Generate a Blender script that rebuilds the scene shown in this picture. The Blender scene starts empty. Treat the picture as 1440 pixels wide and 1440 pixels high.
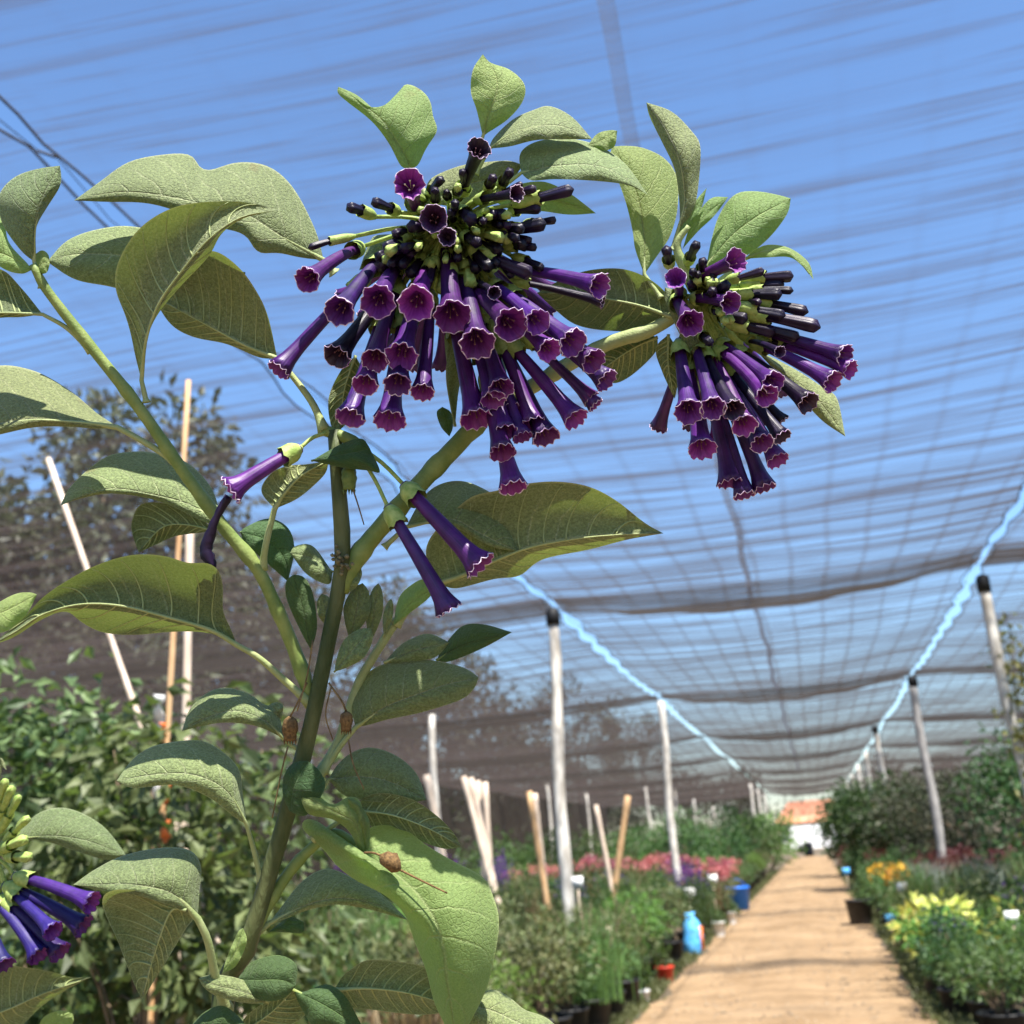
import bpy, math, random
import numpy as np
from mathutils import Vector
rng = np.random.default_rng(7); random.seed(7)
R_ = math.radians
scene = bpy.context.scene
COL = scene.collection

# ------------------------------------------------------------------ camera
FPX = 1600.0                       # focal length in photograph pixels (1440 wide)
ROLL = 0.07
_v = np.array([426., -452.]); _e = np.array([math.cos(ROLL), math.sin(ROLL)]); _n = np.array([-math.sin(ROLL), math.cos(ROLL)])
PITCH = math.atan(-(_v @ _n) / FPX); YAW = math.atan((_v @ _e) / FPX * math.cos(PITCH))
F0 = np.array([-math.sin(YAW), math.cos(YAW), 0.]); RL = np.array([math.cos(YAW), math.sin(YAW), 0.]); ZZ = np.array([0., 0., 1.])
FW = math.cos(PITCH) * F0 + math.sin(PITCH) * ZZ; UL = -math.sin(PITCH) * F0 + math.cos(PITCH) * ZZ
CX = math.cos(ROLL) * RL - math.sin(ROLL) * UL; CY = math.sin(ROLL) * RL + math.cos(ROLL) * UL
CAM = np.array([0., 0., 1.4])
cam_d = bpy.data.cameras.new('camera'); cam = bpy.data.objects.new('camera', cam_d); COL.objects.link(cam)
from mathutils import Matrix
cam.matrix_world = Matrix(((CX[0], CY[0], -FW[0], CAM[0]), (CX[1], CY[1], -FW[1], CAM[1]), (CX[2], CY[2], -FW[2], CAM[2]), (0, 0, 0, 1)))
cam_d.sensor_width = 36; cam_d.lens = 36 * FPX / 1440; cam_d.clip_start = 0.02; cam_d.clip_end = 6000
cam_d.dof.use_dof = True; cam_d.dof.focus_distance = 0.535; cam_d.dof.aperture_fstop = 16
scene.camera = cam

# ------------------------------------------------------------------ sky, sun, exposure
SUN = Vector((0.28, -0.36, 0.89)).normalized()
world = bpy.data.worlds.new('World'); scene.world = world; world.use_nodes = True
wn = world.node_tree; wn.nodes.clear()
sky = wn.nodes.new('ShaderNodeTexSky'); sky.sky_type = 'NISHITA'; sky.sun_disc = False
sky.sun_elevation = math.asin(SUN.z); sky.sun_rotation = math.atan2(SUN.x, SUN.y)
sky.air_density = 1.35; sky.dust_density = 0.0; sky.ozone_density = 10.0; sky.altitude = 300
wb = wn.nodes.new('ShaderNodeBackground'); wb.inputs[1].default_value = 0.082
wo = wn.nodes.new('ShaderNodeOutputWorld'); wn.links.new(sky.outputs[0], wb.inputs[0]); wn.links.new(wb.outputs[0], wo.inputs[0])
sl = bpy.data.lights.new('sun', 'SUN'); sl.energy = 5.0; sl.angle = R_(0.53); sl.color = (1, .95, .87)
sun = bpy.data.objects.new('sun', sl); COL.objects.link(sun); sun.rotation_euler = SUN.to_track_quat('Z', 'Y').to_euler()
vs = scene.view_settings; vs.view_transform = 'Standard'; vs.look = 'None'; vs.gamma = 1; vs.use_curve_mapping = False
vs.exposure = 1.62
scene.render.resolution_x = scene.render.resolution_y = 1024
scene.cycles.max_bounces = 8; scene.cycles.transparent_max_bounces = 40

# ------------------------------------------------------------------ pixel helpers
def ray(px, py): return FW + CX * (px - 720) / FPX - CY * (py - 720) / FPX
D0 = 0.55
def P(px, py, dcm=0.0, base=None): return CAM + ray(px, py) * ((D0 if base is None else base) + dcm * 0.01)
def onz(px, py, z):
    d = ray(px, py); return CAM + d * ((z - CAM[2]) / d[2])
def atY(px, py, y):
    d = ray(px, py); return CAM + d * (y / d[1])
PX = D0 / FPX                        # one pixel in metres at the plant

# ------------------------------------------------------------------ materials
class NT:
    def __init__(s, name):
        s.m = bpy.data.materials.new(name); s.m.use_nodes = True; s.t = s.m.node_tree; s.t.nodes.clear()
    def n(s, typ, **kw):
        x = s.t.nodes.new('ShaderNode' + typ)
        for k, v in kw.items():
            if k.startswith('i_'):
                key = k[2:]
                x.inputs[int(key) if key.isdigit() else key.replace('_', ' ')].default_value = v
            else: setattr(x, k, v)
        return x
    def l(s, a, b): s.t.links.new(a, b)
    def math(s, op, a, b=None, c=None, clamp=False):
        x = s.t.nodes.new('ShaderNodeMath'); x.operation = op; x.use_clamp = clamp
        for i, v in enumerate((a, b, c)):
            if v is None: continue
            if isinstance(v, (int, float)): x.inputs[i].default_value = v
            else: s.l(v, x.inputs[i])
        return x.outputs[0]
    def mix(s, fac, a, b, blend='MIX'):
        x = s.t.nodes.new('ShaderNodeMix'); x.data_type = 'RGBA'; x.blend_type = blend
        for sock, v in ((x.inputs[0], fac), (x.inputs[6], a), (x.inputs[7], b)):
            if isinstance(v, (int, float)): sock.default_value = v
            elif isinstance(v, tuple): sock.default_value = v if len(v) == 4 else v + (1,)
            else: s.l(v, sock)
        return x.outputs[2]
    def ramp(s, fac, *stops):
        x = s.t.nodes.new('ShaderNodeValToRGB'); e = x.color_ramp.elements
        while len(e) < len(stops): e.new(0.5)
        for el, (p, c) in zip(e, stops): el.position = p; el.color = c + (1,) if len(c) == 3 else c
        if fac is not None: s.l(fac, x.inputs[0])
        return x.outputs[0]
    def noise(s, scale, detail=3, vec=None, rough=.55, mapping=None):
        x = s.n('TexNoise'); x.inputs['Scale'].default_value = scale; x.inputs['Detail'].default_value = detail; x.inputs['Roughness'].default_value = rough
        if vec is None: vec = s.n('TexCoord').outputs['Object']
        if mapping:
            mp = s.n('Mapping'); mp.inputs['Scale'].default_value = mapping; s.l(vec, mp.inputs[0]); vec = mp.outputs[0]
        s.l(vec, x.inputs['Vector']); return x.outputs[0]
    def out(s, sh, vol=None):
        o = s.n('OutputMaterial'); s.l(sh, o.inputs[0]); return s.m

def simple(name, c1, c2=None, scale=20, rough=.7, bump=0.0, bscale=None, spec=.3, coat=0, metal=0, mapping=None):
    t = NT(name); b = t.n('BsdfPrincipled'); b.inputs['Roughness'].default_value = rough; b.inputs['Specular IOR Level'].default_value = spec
    b.inputs['Coat Weight'].default_value = coat; b.inputs['Metallic'].default_value = metal
    if c2 is None: b.inputs['Base Color'].default_value = c1 + (1,)
    else:
        f = t.noise(scale, 5, mapping=mapping); t.l(t.ramp(f, (.35, c1), (.65, c2)), b.inputs['Base Color'])
    if bump:
        bp = t.n('Bump'); bp.inputs['Distance'].default_value = bump; bp.inputs['Strength'].default_value = 1
        t.l(t.noise(bscale or scale * 2, 4, mapping=mapping), bp.inputs['Height']); t.l(bp.outputs[0], b.inputs['Normal'])
    return t.out(b.outputs[0])

def leaf_mat(name, top, under, vein, trans, tf=.35, fuzz=1.0, nv=8.0):
    """broad downy leaf: two sides, side veins from the UVs (x across, y along), fine hairs"""
    t = NT(name); uv = t.n('UVMap').outputs[0]; sp = t.n('SeparateXYZ'); t.l(uv, sp.inputs[0])
    u = t.math('ABSOLUTE', t.math('MULTIPLY_ADD', sp.outputs[0], 2.0, -1.0)); v = sp.outputs[1]
    wob = t.noise(90, 2)
    ph = t.math('ADD', t.math('SUBTRACT', t.math('MULTIPLY', v, nv), t.math('MULTIPLY', t.math('POWER', u, 1.25), 1.55)), t.math('MULTIPLY', wob, .35))
    fr = t.math('ABSOLUTE', t.math('SUBTRACT', t.math('FRACT', ph), .5))          # 0 on a vein
    side = t.math('SUBTRACT', 1.0, t.math('DIVIDE', fr, .06), clamp=True)
    side = t.math('MULTIPLY', side, t.math('SUBTRACT', 1.0, t.math('MULTIPLY', u, .75)))
    mid = t.math('SUBTRACT', 1.0, t.math('DIVIDE', u, .05), clamp=True)
    vn = t.math('MAXIMUM', side, mid)
    vor = t.n('TexVoronoi', feature='DISTANCE_TO_EDGE'); vor.inputs['Scale'].default_value = 420; t.l(t.n('TexCoord').outputs['Object'], vor.inputs['Vector'])
    net = t.math('SUBTRACT', 1.0, t.math('DIVIDE', vor.outputs['Distance'], .12), clamp=True)
    hair = t.noise(800, 4, rough=.8); patch = t.noise(45, 4)
    geo = t.n('NewGeometry'); back = geo.outputs['Backfacing']
    vt = t.math('ADD', t.math('MULTIPLY', vn, .85), t.math('MULTIPLY', net, .12)); vu = t.math('ADD', t.math('MULTIPLY', vn, .8), t.math('MULTIPLY', net, .16))
    ctop = t.mix(vt, top, vein); cund = t.mix(vu, under, vein); c = t.mix(back, ctop, cund)
    c = t.mix(t.math('MULTIPLY', t.ramp(patch, (.35, (0, 0, 0)), (.7, (1, 1, 1))), .35), c, tuple(x * .72 for x in top), 'MIX')
    hr = t.ramp(hair, (.40, (.52, .52, .50)), (.62, (1.5, 1.48, 1.45)))
    c = t.mix(.8 * fuzz, c, t.mix(1.0, c, hr, 'MULTIPLY'))
    c = t.mix(t.math('MULTIPLY', t.math('DIVIDE', t.math('SUBTRACT', u, .955), .04, clamp=True), .7), c, vein)
    wear = t.math('MULTIPLY', t.ramp(t.noise(70, 4), (.62, (0, 0, 0)), (.69, (1, 1, 1))), t.math('MULTIPLY_ADD', u, 1.6, -.9, clamp=True))
    c = t.mix(t.math('MULTIPLY', wear, .75), c, (.16, .11, .04))
    oi = t.n('ObjectInfo').outputs['Random']
    hv = t.n('HueSaturation'); t.l(t.math('MULTIPLY_ADD', oi, .045, .472), hv.inputs['Hue']); t.l(t.math('MULTIPLY_ADD', t.math('FRACT', t.math('MULTIPLY', oi, 5.7)), .45, .75), hv.inputs['Value']); t.l(c, hv.inputs['Color']); c = hv.outputs[0]
    b = t.n('BsdfPrincipled'); t.l(c, b.inputs['Base Color']); b.inputs['Roughness'].default_value = .62; b.inputs['Specular IOR Level'].default_value = .28
    b.inputs['Sheen Weight'].default_value = .22 * fuzz; b.inputs['Sheen Roughness'].default_value = .5; b.inputs['Sheen Tint'].default_value = (.85, .9, .7, 1)
    h = t.math('ADD', t.math('ADD', t.math('MULTIPLY', vn, -.55), t.math('MULTIPLY', net, -.22)), t.math('MULTIPLY', hair, .45))
    bp = t.n('Bump'); bp.inputs['Distance'].default_value = .0011; bp.inputs['Strength'].default_value = .9; t.l(h, bp.inputs['Height']); t.l(bp.outputs[0], b.inputs['Normal'])
    tr = t.n('BsdfTranslucent'); tc = t.mix(t.math('MULTIPLY', vn, .45), trans, tuple(x * .55 for x in trans)); t.l(tc, tr.inputs[0])
    mx = t.n('MixShader'); mx.inputs[0].default_value = tf; t.l(b.outputs[0], mx.inputs[1]); t.l(tr.outputs[0], mx.inputs[2])
    return t.out(mx.outputs[0])

def foliage_mat(name, c1, c2, trans, tf=.3, rough=.5):
    """small background leaves; each leaf gets its own tone"""
    t = NT(name); r = t.n('NewGeometry').outputs['Random Per Island']
    oi = t.n('ObjectInfo').outputs['Random']
    c = t.ramp(r, (0.0, c1), (1.0, c2)); hv = t.n('HueSaturation'); t.l(t.math('MULTIPLY_ADD', oi, .05, .475), hv.inputs['Hue']); t.l(t.math('MULTIPLY_ADD', oi, .5, .75), hv.inputs['Value']); t.l(c, hv.inputs['Color'])
    b = t.n('BsdfPrincipled'); t.l(hv.outputs[0], b.inputs['Base Color']); b.inputs['Roughness'].default_value = rough; b.inputs['Specular IOR Level'].default_value = .35
    tr = t.n('BsdfTranslucent', i_0=trans + (1,)); mx = t.n('MixShader'); mx.inputs[0].default_value = tf
    t.l(b.outputs[0], mx.inputs[1]); t.l(tr.outputs[0], mx.inputs[2]); return t.out(mx.outputs[0])

M = {}
M['leaf'] = leaf_mat('downy_leaf', (.165, .215, .085), (.15, .185, .08), (.36, .40, .22), (.14, .20, .03), .28)
M['leaf_young'] = leaf_mat('young_leaf', (.215, .32, .105), (.20, .29, .10), (.40, .49, .21), (.32, .50, .07), .42, .6)
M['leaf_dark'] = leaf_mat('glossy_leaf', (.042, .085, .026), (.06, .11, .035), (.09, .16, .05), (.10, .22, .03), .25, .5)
M['stem'] = simple('green_stem', (.13, .19, .045), (.21, .26, .075), 120, .55, .0003, 700)
M['stem_old'] = simple('older_stem', (.032, .052, .014), (.105, .12, .045), 70, .6, .0009, 420, mapping=(1, 1, .22))
M['petiole'] = simple('petiole_green', (.24, .29, .11), (.30, .34, .15), 200, .6, .0003, 900)
M['scar'] = simple('bark_scar', (.09, .08, .045), (.2, .19, .11), 500, .85, .0008, 800)
def petal(name, c1, c2, rough, coat, spec=.4, tf=.0, trans=(.3, .02, .4)):
    t = NT(name); uv = t.n('UVMap').outputs[0]; sp = t.n('SeparateXYZ'); t.l(uv, sp.inputs[0])
    st = t.n('TexNoise'); mp = t.n('Mapping'); mp.inputs['Scale'].default_value = (42, 2.2, 1); t.l(uv, mp.inputs[0]); t.l(mp.outputs[0], st.inputs['Vector']); st.inputs['Scale'].default_value = 1; st.inputs['Detail'].default_value = 3
    f = t.math('ADD', t.math('MULTIPLY', st.outputs[0], .55), t.math('MULTIPLY', t.noise(160, 3), .45))
    c = t.ramp(f, (.36, c1), (.64, c2)); oi = t.n('ObjectInfo').outputs['Random']; hv = t.n('HueSaturation'); t.l(t.math('MULTIPLY_ADD', oi, .06, .475), hv.inputs['Hue']); t.l(t.math('MULTIPLY_ADD', t.math('FRACT', t.math('MULTIPLY', oi, 7.3)), .9, .6), hv.inputs['Value']); t.l(c, hv.inputs['Color']); c = hv.outputs[0]
    b = t.n('BsdfPrincipled'); t.l(c, b.inputs['Base Color'])
    b.inputs['Roughness'].default_value = rough; b.inputs['Specular IOR Level'].default_value = spec; b.inputs['Coat Weight'].default_value = coat; b.inputs['Coat Roughness'].default_value = .3
    bp = t.n('Bump'); bp.inputs['Distance'].default_value = .00035; t.l(f, bp.inputs['Height']); t.l(bp.outputs[0], b.inputs['Normal'])
    if tf:
        tr = t.n('BsdfTranslucent', i_0=trans + (1,)); mx = t.n('MixShader'); mx.inputs[0].default_value = tf; t.l(b.outputs[0], mx.inputs[1]); t.l(tr.outputs[0], mx.inputs[2]); return t.out(mx.outputs[0])
    return t.out(b.outputs[0])
M['tube'] = petal('purple_tube', (.018, .003, .05), (.075, .011, .15), .46, .05, tf=.1)
M['throat'] = petal('magenta_throat', (.125, .014, .19), (.25, .045, .34), .5, .0, tf=.3, trans=(.22, .02, .4))
M['bud'] = petal('black_purple_bud', (.004, .002, .008), (.012, .005, .026), .42, .06, spec=.25)
M['throat_dark'] = petal('black_purple_throat', (.012, .004, .02), (.035, .01, .05), .5, .0)
M['anther'] = simple('brown_violet_anther', (.16, .07, .09), None, rough=.7)
M['blue_tube'] = petal('blue_violet_tube', (.012, .004, .06), (.032, .009, .14), .5, .03)
M['rim'] = simple('pale_petal_rim', (.22, .07, .27), (.82, .70, .83), 420, .6)
M['calyx'] = simple('calyx_green', (.20, .29, .06), (.36, .44, .13), 300, .55, .0003, 900)
M['calyx_dark'] = simple('calyx_dark_green', (.07, .12, .03), (.14, .19, .05), 300, .55, .0003, 900)
M['cream'] = simple('cream_anther', (.75, .68, .45), None, rough=.7)
M['dry'] = simple('dried_flower_brown', (.07, .04, .014), (.19, .11, .04), 700, .8, .0004, 900)
M['dryfil'] = simple('dried_filament', (.07, .045, .02), (.2, .14, .06), 200, .8)

# ------------------------------------------------------------------ object helpers
def mk(name, verts, faces, mat, parent=None, uvs=None, smooth=True, mats=None, mi=None):
    me = bpy.data.meshes.new(name)
    V = np.asarray(verts, dtype=np.float64).reshape(-1, 3)
    org = np.zeros(3)
    p = parent
    while p is not None: org += np.array(p.location); p = p.parent
    V = V - org
    me.from_pydata(V.tolist(), [], faces if isinstance(faces, list) else faces.tolist())
    if uvs is not None:
        ul = me.uv_layers.new(name='UVMap'); idx = np.empty(len(me.loops), dtype=np.int32); me.loops.foreach_get('vertex_index', idx)
        ul.data.foreach_set('uv', np.asarray(uvs, dtype=np.float32)[idx].ravel())
    for m in (mats or [mat]): me.materials.append(m)
    if mi is not None: me.polygons.foreach_set('material_index', np.asarray(mi, dtype=np.int32))
    if smooth: me.polygons.foreach_set('use_smooth', np.ones(len(me.polygons), dtype=bool))
    me.update()
    o = bpy.data.objects.new(name, me); COL.objects.link(o)
    if parent is not None: o.parent = parent
    return o
def empty(name, loc):
    o = bpy.data.objects.new(name, None); COL.objects.link(o); o.location = tuple(loc); o.empty_display_size = .1; return o
def tag(o, label=None, cat=None, group=None, kind=None):
    for k, v in (('label', label), ('category', cat), ('group', group), ('kind', kind)):
        if v: o[k] = v
    return o
def copy_tree(o, parent=None):
    c = o.copy(); COL.objects.link(c); c.parent = parent
    for ch in list(o.children): copy_tree(ch, c)
    return c
def crom(pts, n):
    """Catmull-Rom through pts, resampled evenly to n points"""
    p = np.asarray(pts, float)
    if len(p) == 2: return p[0] + (p[1] - p[0]) * np.linspace(0, 1, n)[:, None]
    q = np.vstack([2 * p[0] - p[1], p, 2 * p[-1] - p[-2]]); o = []
    for i in range(len(p) - 1):
        a, b, c, d = q[i:i + 4]
        for t in np.linspace(0, 1, 14, endpoint=False):
            o.append(.5 * ((2 * b) + (c - a) * t + (2 * a - 5 * b + 4 * c - d) * t * t + (3 * b - a - 3 * c + d) * t ** 3))
    o.append(p[-1]); o = np.array(o)
    s = np.concatenate([[0], np.cumsum(np.linalg.norm(np.diff(o, axis=0), axis=1))])
    if s[-1] < 1e-9: return np.repeat(o[:1], n, 0)
    u = np.linspace(0, s[-1], n)
    return np.stack([np.interp(u, s, o[:, k]) for k in range(p.shape[1])], 1)
def frames(c):
    T = np.gradient(c, axis=0); T /= np.linalg.norm(T, axis=1)[:, None] + 1e-12
    a = np.array([0.1, 0.2, 1.]) if abs(T[0][2]) < .9 else np.array([1., .1, 0])
    N = []; n = np.cross(T[0], a); n /= np.linalg.norm(n)
    for t in T:
        n = n - t * (n @ t); n /= np.linalg.norm(n) + 1e-12; N.append(n.copy())
    N = np.array(N); return T, N, np.cross(T, N)
def tube_geo(c, rad, sides=10, lump=0, cap=True):
    c = np.asarray(c, float); rad = np.broadcast_to(np.asarray(rad, float), (len(c),)); T, N, B = frames(c)
    ph = np.linspace(0, 2 * math.pi, sides, endpoint=False); V = []
    for i in range(len(c)):
        rr = rad[i] * (1 + lump * rng.normal(size=sides)) if lump else rad[i] * np.ones(sides)
        V.append(c[i] + (np.cos(ph) * rr)[:, None] * N[i] + (np.sin(ph) * rr)[:, None] * B[i])
    V = np.vstack(V); Fc = []
    for i in range(len(c) - 1):
        for j in range(sides):
            k = (j + 1) % sides; Fc.append((i * sides + j, i * sides + k, (i + 1) * sides + k, (i + 1) * sides + j))
    if cap: Fc.append(tuple(range(sides - 1, -1, -1))); Fc.append(tuple(range((len(c) - 1) * sides, len(c) * sides)))
    return V, Fc
def join(*gs):
    V = []; Fc = []; o = 0
    for v, f in gs:
        V.append(np.asarray(v)); Fc += [tuple(int(i) + o for i in t) for t in f]; o += len(v)
    return np.vstack(V), Fc
def tube(name, pts, radii, mat, parent, n=None, sides=10, lump=0):
    n = n or max(8, len(pts) * 5); q = crom(pts, n)
    rr = np.interp(np.linspace(0, 1, n), np.linspace(0, 1, len(radii)), radii) if hasattr(radii, '__len__') else np.full(n, radii)
    v, f = tube_geo(q, rr, sides, lump); return mk(name, v, f, mat, parent)
def box_geo(x0, x1, y0, y1, z0, z1):
    V = [(x0, y0, z0), (x1, y0, z0), (x1, y1, z0), (x0, y1, z0), (x0, y0, z1), (x1, y0, z1), (x1, y1, z1), (x0, y1, z1)]
    return np.array(V, float), [(0, 3, 2, 1), (4, 5, 6, 7), (0, 1, 5, 4), (1, 2, 6, 5), (2, 3, 7, 6), (3, 0, 4, 7)]

# ------------------------------------------------------------------ the setting
def net_mat(name, tau, col, streak=1.0, lines=1.0):
    """knitted shade cloth: threads hide 1-exp(-tau/cos) of what is behind, as any thin mesh does for every ray"""
    t = NT(name); oc = t.n('TexCoord').outputs['Object']
    s1 = t.ramp(t.noise(1, 3, vec=oc, mapping=(.45, 9, 1)), (.52, (0, 0, 0)), (.68, (1, 1, 1)))
    s2 = t.ramp(t.noise(1, 4, vec=oc, mapping=(.22, 2.6, 1)), (.42, (0, 0, 0)), (.74, (1, 1, 1)))
    s3 = t.ramp(t.noise(1, 2, vec=oc, mapping=(.8, 24, 1)), (.55, (0, 0, 0)), (.66, (1, 1, 1)))
    sp = t.n('SeparateXYZ'); t.l(oc, sp.inputs[0])
    xx = t.math('ADD', sp.outputs[0], t.math('MULTIPLY', t.noise(1, 2, vec=oc, mapping=(.2, .5, 1)), .12))
    fx = t.math('ABSOLUTE', t.math('SUBTRACT', t.math('FRACT', t.math('DIVIDE', xx, .34)), .5))
    ln = t.math('SUBTRACT', 1.0, t.math('DIVIDE', fx, .12), clamp=True)
    yy = t.math('ADD', sp.outputs[1], t.math('MULTIPLY', t.noise(1, 2, vec=oc, mapping=(.35, .6, 1)), .5))
    fy = t.math('ABSOLUTE', t.math('SUBTRACT', t.math('FRACT', t.math('DIVIDE', yy, .47)), .5))
    ly = t.math('MULTIPLY', t.math('SUBTRACT', 1.0, t.math('DIVIDE', fy, .16), clamp=True), t.ramp(t.noise(1, 2, vec=oc, mapping=(.3, 1.1, 1)), (.38, (0, 0, 0)), (.6, (1, 1, 1))))
    slack = t.n('MapRange'); slack.inputs[1].default_value = 3.5; slack.inputs[2].default_value = 9.0; slack.inputs[3].default_value = .22; t.l(sp.outputs[1], slack.inputs[0]); sk = slack.outputs[0]   # the first bays are stretched tauter
    ly = t.math('MULTIPLY', ly, sk); ln = t.math('MULTIPLY', ln, sk); s2 = t.math('MULTIPLY', s2, sk); s1 = t.math('MULTIPLY', s1, t.math('MULTIPLY_ADD', sk, .5, .5))
    k = t.math('ADD', t.math('MULTIPLY_ADD', ly, 2.4 * streak, .40), t.math('ADD', t.math('MULTIPLY', s1, 2.0 * streak), t.math('ADD', t.math('MULTIPLY', s2, .9 * streak), t.math('ADD', t.math('MULTIPLY', s3, 1.3 * streak), t.math('MULTIPLY', ln, .55 * lines)))))
    bp = t.n('Bump'); bp.inputs['Distance'].default_value = .03; bp.inputs['Strength'].default_value = .6; t.l(t.noise(1, 3, vec=oc, mapping=(.5, 8, 1)), bp.inputs['Height'])
    g = t.n('NewGeometry'); dt = t.n('VectorMath', operation='DOT_PRODUCT'); t.l(g.outputs['Incoming'], dt.inputs[0]); t.l(bp.outputs[0], dt.inputs[1])
    cs = t.math('MAXIMUM', t.math('ABSOLUTE', dt.outputs['Value']), .05)
    op = t.math('SUBTRACT', 1.0, t.math('EXPONENT', t.math('MULTIPLY', t.math('DIVIDE', k, cs), -tau)))
    d = t.n('BsdfDiffuse', i_0=col + (1,)); tr = t.n('BsdfTranslucent', i_0=tuple(c * .8 for c in col) + (1,)); m1 = t.n('MixShader'); m1.inputs[0].default_value = .5; t.l(d.outputs[0], m1.inputs[1]); t.l(tr.outputs[0], m1.inputs[2])
    tp = t.n('BsdfTransparent'); m2 = t.n('MixShader'); t.l(op, m2.inputs[0]); t.l(tp.outputs[0], m2.inputs[1]); t.l(m1.outputs[0], m2.inputs[2])
    return t.out(m2.outputs[0])
M['net'] = net_mat('shade_cloth', .14, (.082, .066, .062))
M['fold'] = net_mat('doubled_shade_cloth', .6, (.075, .064, .058), .6, .3)
M['wallnet'] = net_mat('wall_shade_cloth', .9, (.10, .083, .07), .5, .3)
M['seam'] = net_mat('seam_band', .55, (.10, .10, .12), .2, 0)
M['cord'] = simple('dark_cord', (.035, .035, .045), (.07, .07, .08), 40, .7)
M['cable'] = simple('steel_cable', (.10, .105, .13), None, rough=.5, metal=.3)
M['wood'] = simple('whitewashed_pole', (.30, .27, .23), (.70, .67, .61), 5, .8, .004, 14, mapping=(3, 3, .7))
M['wood_shaded'] = simple('shaded_grey_pole', (.22, .21, .2), (.38, .36, .34), 6, .85, .004, 14, mapping=(3, 3, .7))  # pole wood greyed, the shade of the net put into its colour
M['cap'] = simple('black_rubber_cap', (.012, .013, .015), None, rough=.6)
M['bamboo'] = simple('bamboo_cane', (.42, .24, .11), (.60, .40, .22), 14, .6, .001, 30, mapping=(4, 4, .5))
M['cane'] = simple('pale_cane', (.52, .40, .30), (.70, .58, .47), 14, .65, .001, 30, mapping=(4, 4, .5))

def path_mat():
    t = NT('sandy_path'); oc = t.n('TexCoord').outputs['Object']
    c = t.ramp(t.noise(.9, 8, vec=oc, rough=.7), (.34, (.225, .148, .08)), (.7, (.38, .265, .155)))
    c = t.mix(t.math('MULTIPLY', t.ramp(t.noise(60, 4, vec=oc), (.45, (0, 0, 0)), (.75, (1, 1, 1))), .45), c, (.22, .135, .07))
    c = t.mix(t.math('MULTIPLY', t.ramp(t.noise(9, 5, vec=oc), (.6, (0, 0, 0)), (.8, (1, 1, 1))), .4), c, (.42, .31, .19))
    b = t.n('BsdfPrincipled'); t.l(c, b.inputs['Base Color']); b.inputs['Roughness'].default_value = .95; b.inputs['Specular IOR Level'].default_value = .1
    bp = t.n('Bump'); bp.inputs['Distance'].default_value = .05; t.l(t.math('ADD', t.noise(4, 6, vec=oc), t.math('MULTIPLY', t.noise(60, 3, vec=oc), .35)), bp.inputs['Height']); t.l(bp.outputs[0], b.inputs['Normal'])
    return t.out(b.outputs[0])
M['path'] = path_mat()
M['ground'] = simple('dark_bed_soil', (.075, .06, .04), (.14, .105, .065), 2.5, .95, .03, 8)

g = 1500.0
tag(mk('ground', [(-g, -g, 0), (g, -g, 0), (g, g, 0), (-g, g, 0)], [(0, 1, 2, 3)], M['ground'], smooth=False), kind='structure')
PXL, PXR = -1.64, 0.66
ys = np.arange(-6, 78.01, .12); V = []; Fc = []
el = PXL + .05 * np.sin(ys * 1.7) + .05 * np.sin(ys * 4.3 + 1) + 0; er = PXR + .05 * np.sin(ys * 1.3 + 2) + .04 * np.sin(ys * 3.9) 
nx = 14
for i, y in enumerate(ys):
    for j in range(nx):
        s = j / (nx - 1); z = .006 + .035 * math.sin(math.pi * s) - .022 * (math.exp(-((s - .27 - .02 * math.sin(y * .7)) / .07) ** 2) + math.exp(-((s - .74 - .02 * math.sin(y * .6)) / .07) ** 2)) + .012 * math.sin(y * 2.1 + s * 5) * math.sin(math.pi * s) + (rng.normal(0, .004) if 0 < j < nx - 1 else 0)
        V.append((el[i] + (er[i] - el[i]) * s, y, z))
for i in range(len(ys) - 1):
    for j in range(nx - 1): a = i * nx + j; Fc.append((a, a + 1, a + nx + 1, a + nx))
tag(mk('path', V, Fc, M['path']), kind='structure')

n = 2600; yy_ = 5 + 40 * rng.random(n) ** 1.5; G = []; V = []; Fc = []
for i in range(n):                                  # pebbles and crumbs of earth on the path
    x = rng.uniform(PXL + .05, PXR - .05); r = rng.uniform(.006, .022); z = .03 * math.sin(math.pi * (x - PXL) / (PXR - PXL)); o = len(V)
    V += [(x + r, yy_[i], z + .004), (x, yy_[i] + r * .8, z + .004), (x - r * .9, yy_[i], z + .004), (x, yy_[i] - r, z + .004), (x + .2 * r, yy_[i], z + .008 + r * .8)]; Fc += [(o, o + 1, o + 4), (o + 1, o + 2, o + 4), (o + 2, o + 3, o + 4), (o + 3, o, o + 4)]
tag(mk('path_pebbles', V, Fc, simple('pebbles', (.16, .11, .07), (.34, .26, .17), 3, .9), smooth=False), 'small pebbles and crumbs scattered over the sandy path', 'pebbles', kind='stuff')
H = 4.04; XL, XR, XW0, XW1 = -2.45, 2.05, -13.0, 11.5
ROWS = [3.2 + 9.15 * i for i in range(-2, 9)]
YEND = ROWS[-1]
def sag(x, y, x0, x1):
    i = (y - ROWS[0]) / 9.15; t = i - math.floor(i); e = 4 * t * (1 - t)
    e = e ** .8
    s = (x - x0) / (x1 - x0); cr = 4 * s * (1 - s)
    base = .20 * e * (.55 + .45 * cr) + .12 * cr * (1 - e) * 0.6
    return H - base - .012 * math.sin(x * 2.3 + y * 1.1) * e
def gapw(y):
    k = math.floor((y - 3.2) / .95); return .012 + (.05 + .05 * abs(math.sin(k * 12.9898))) * abs(math.sin(math.pi * (y - 3.2) / .95)) ** (.45 + .5 * abs(math.sin(k * 7.31)))
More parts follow.
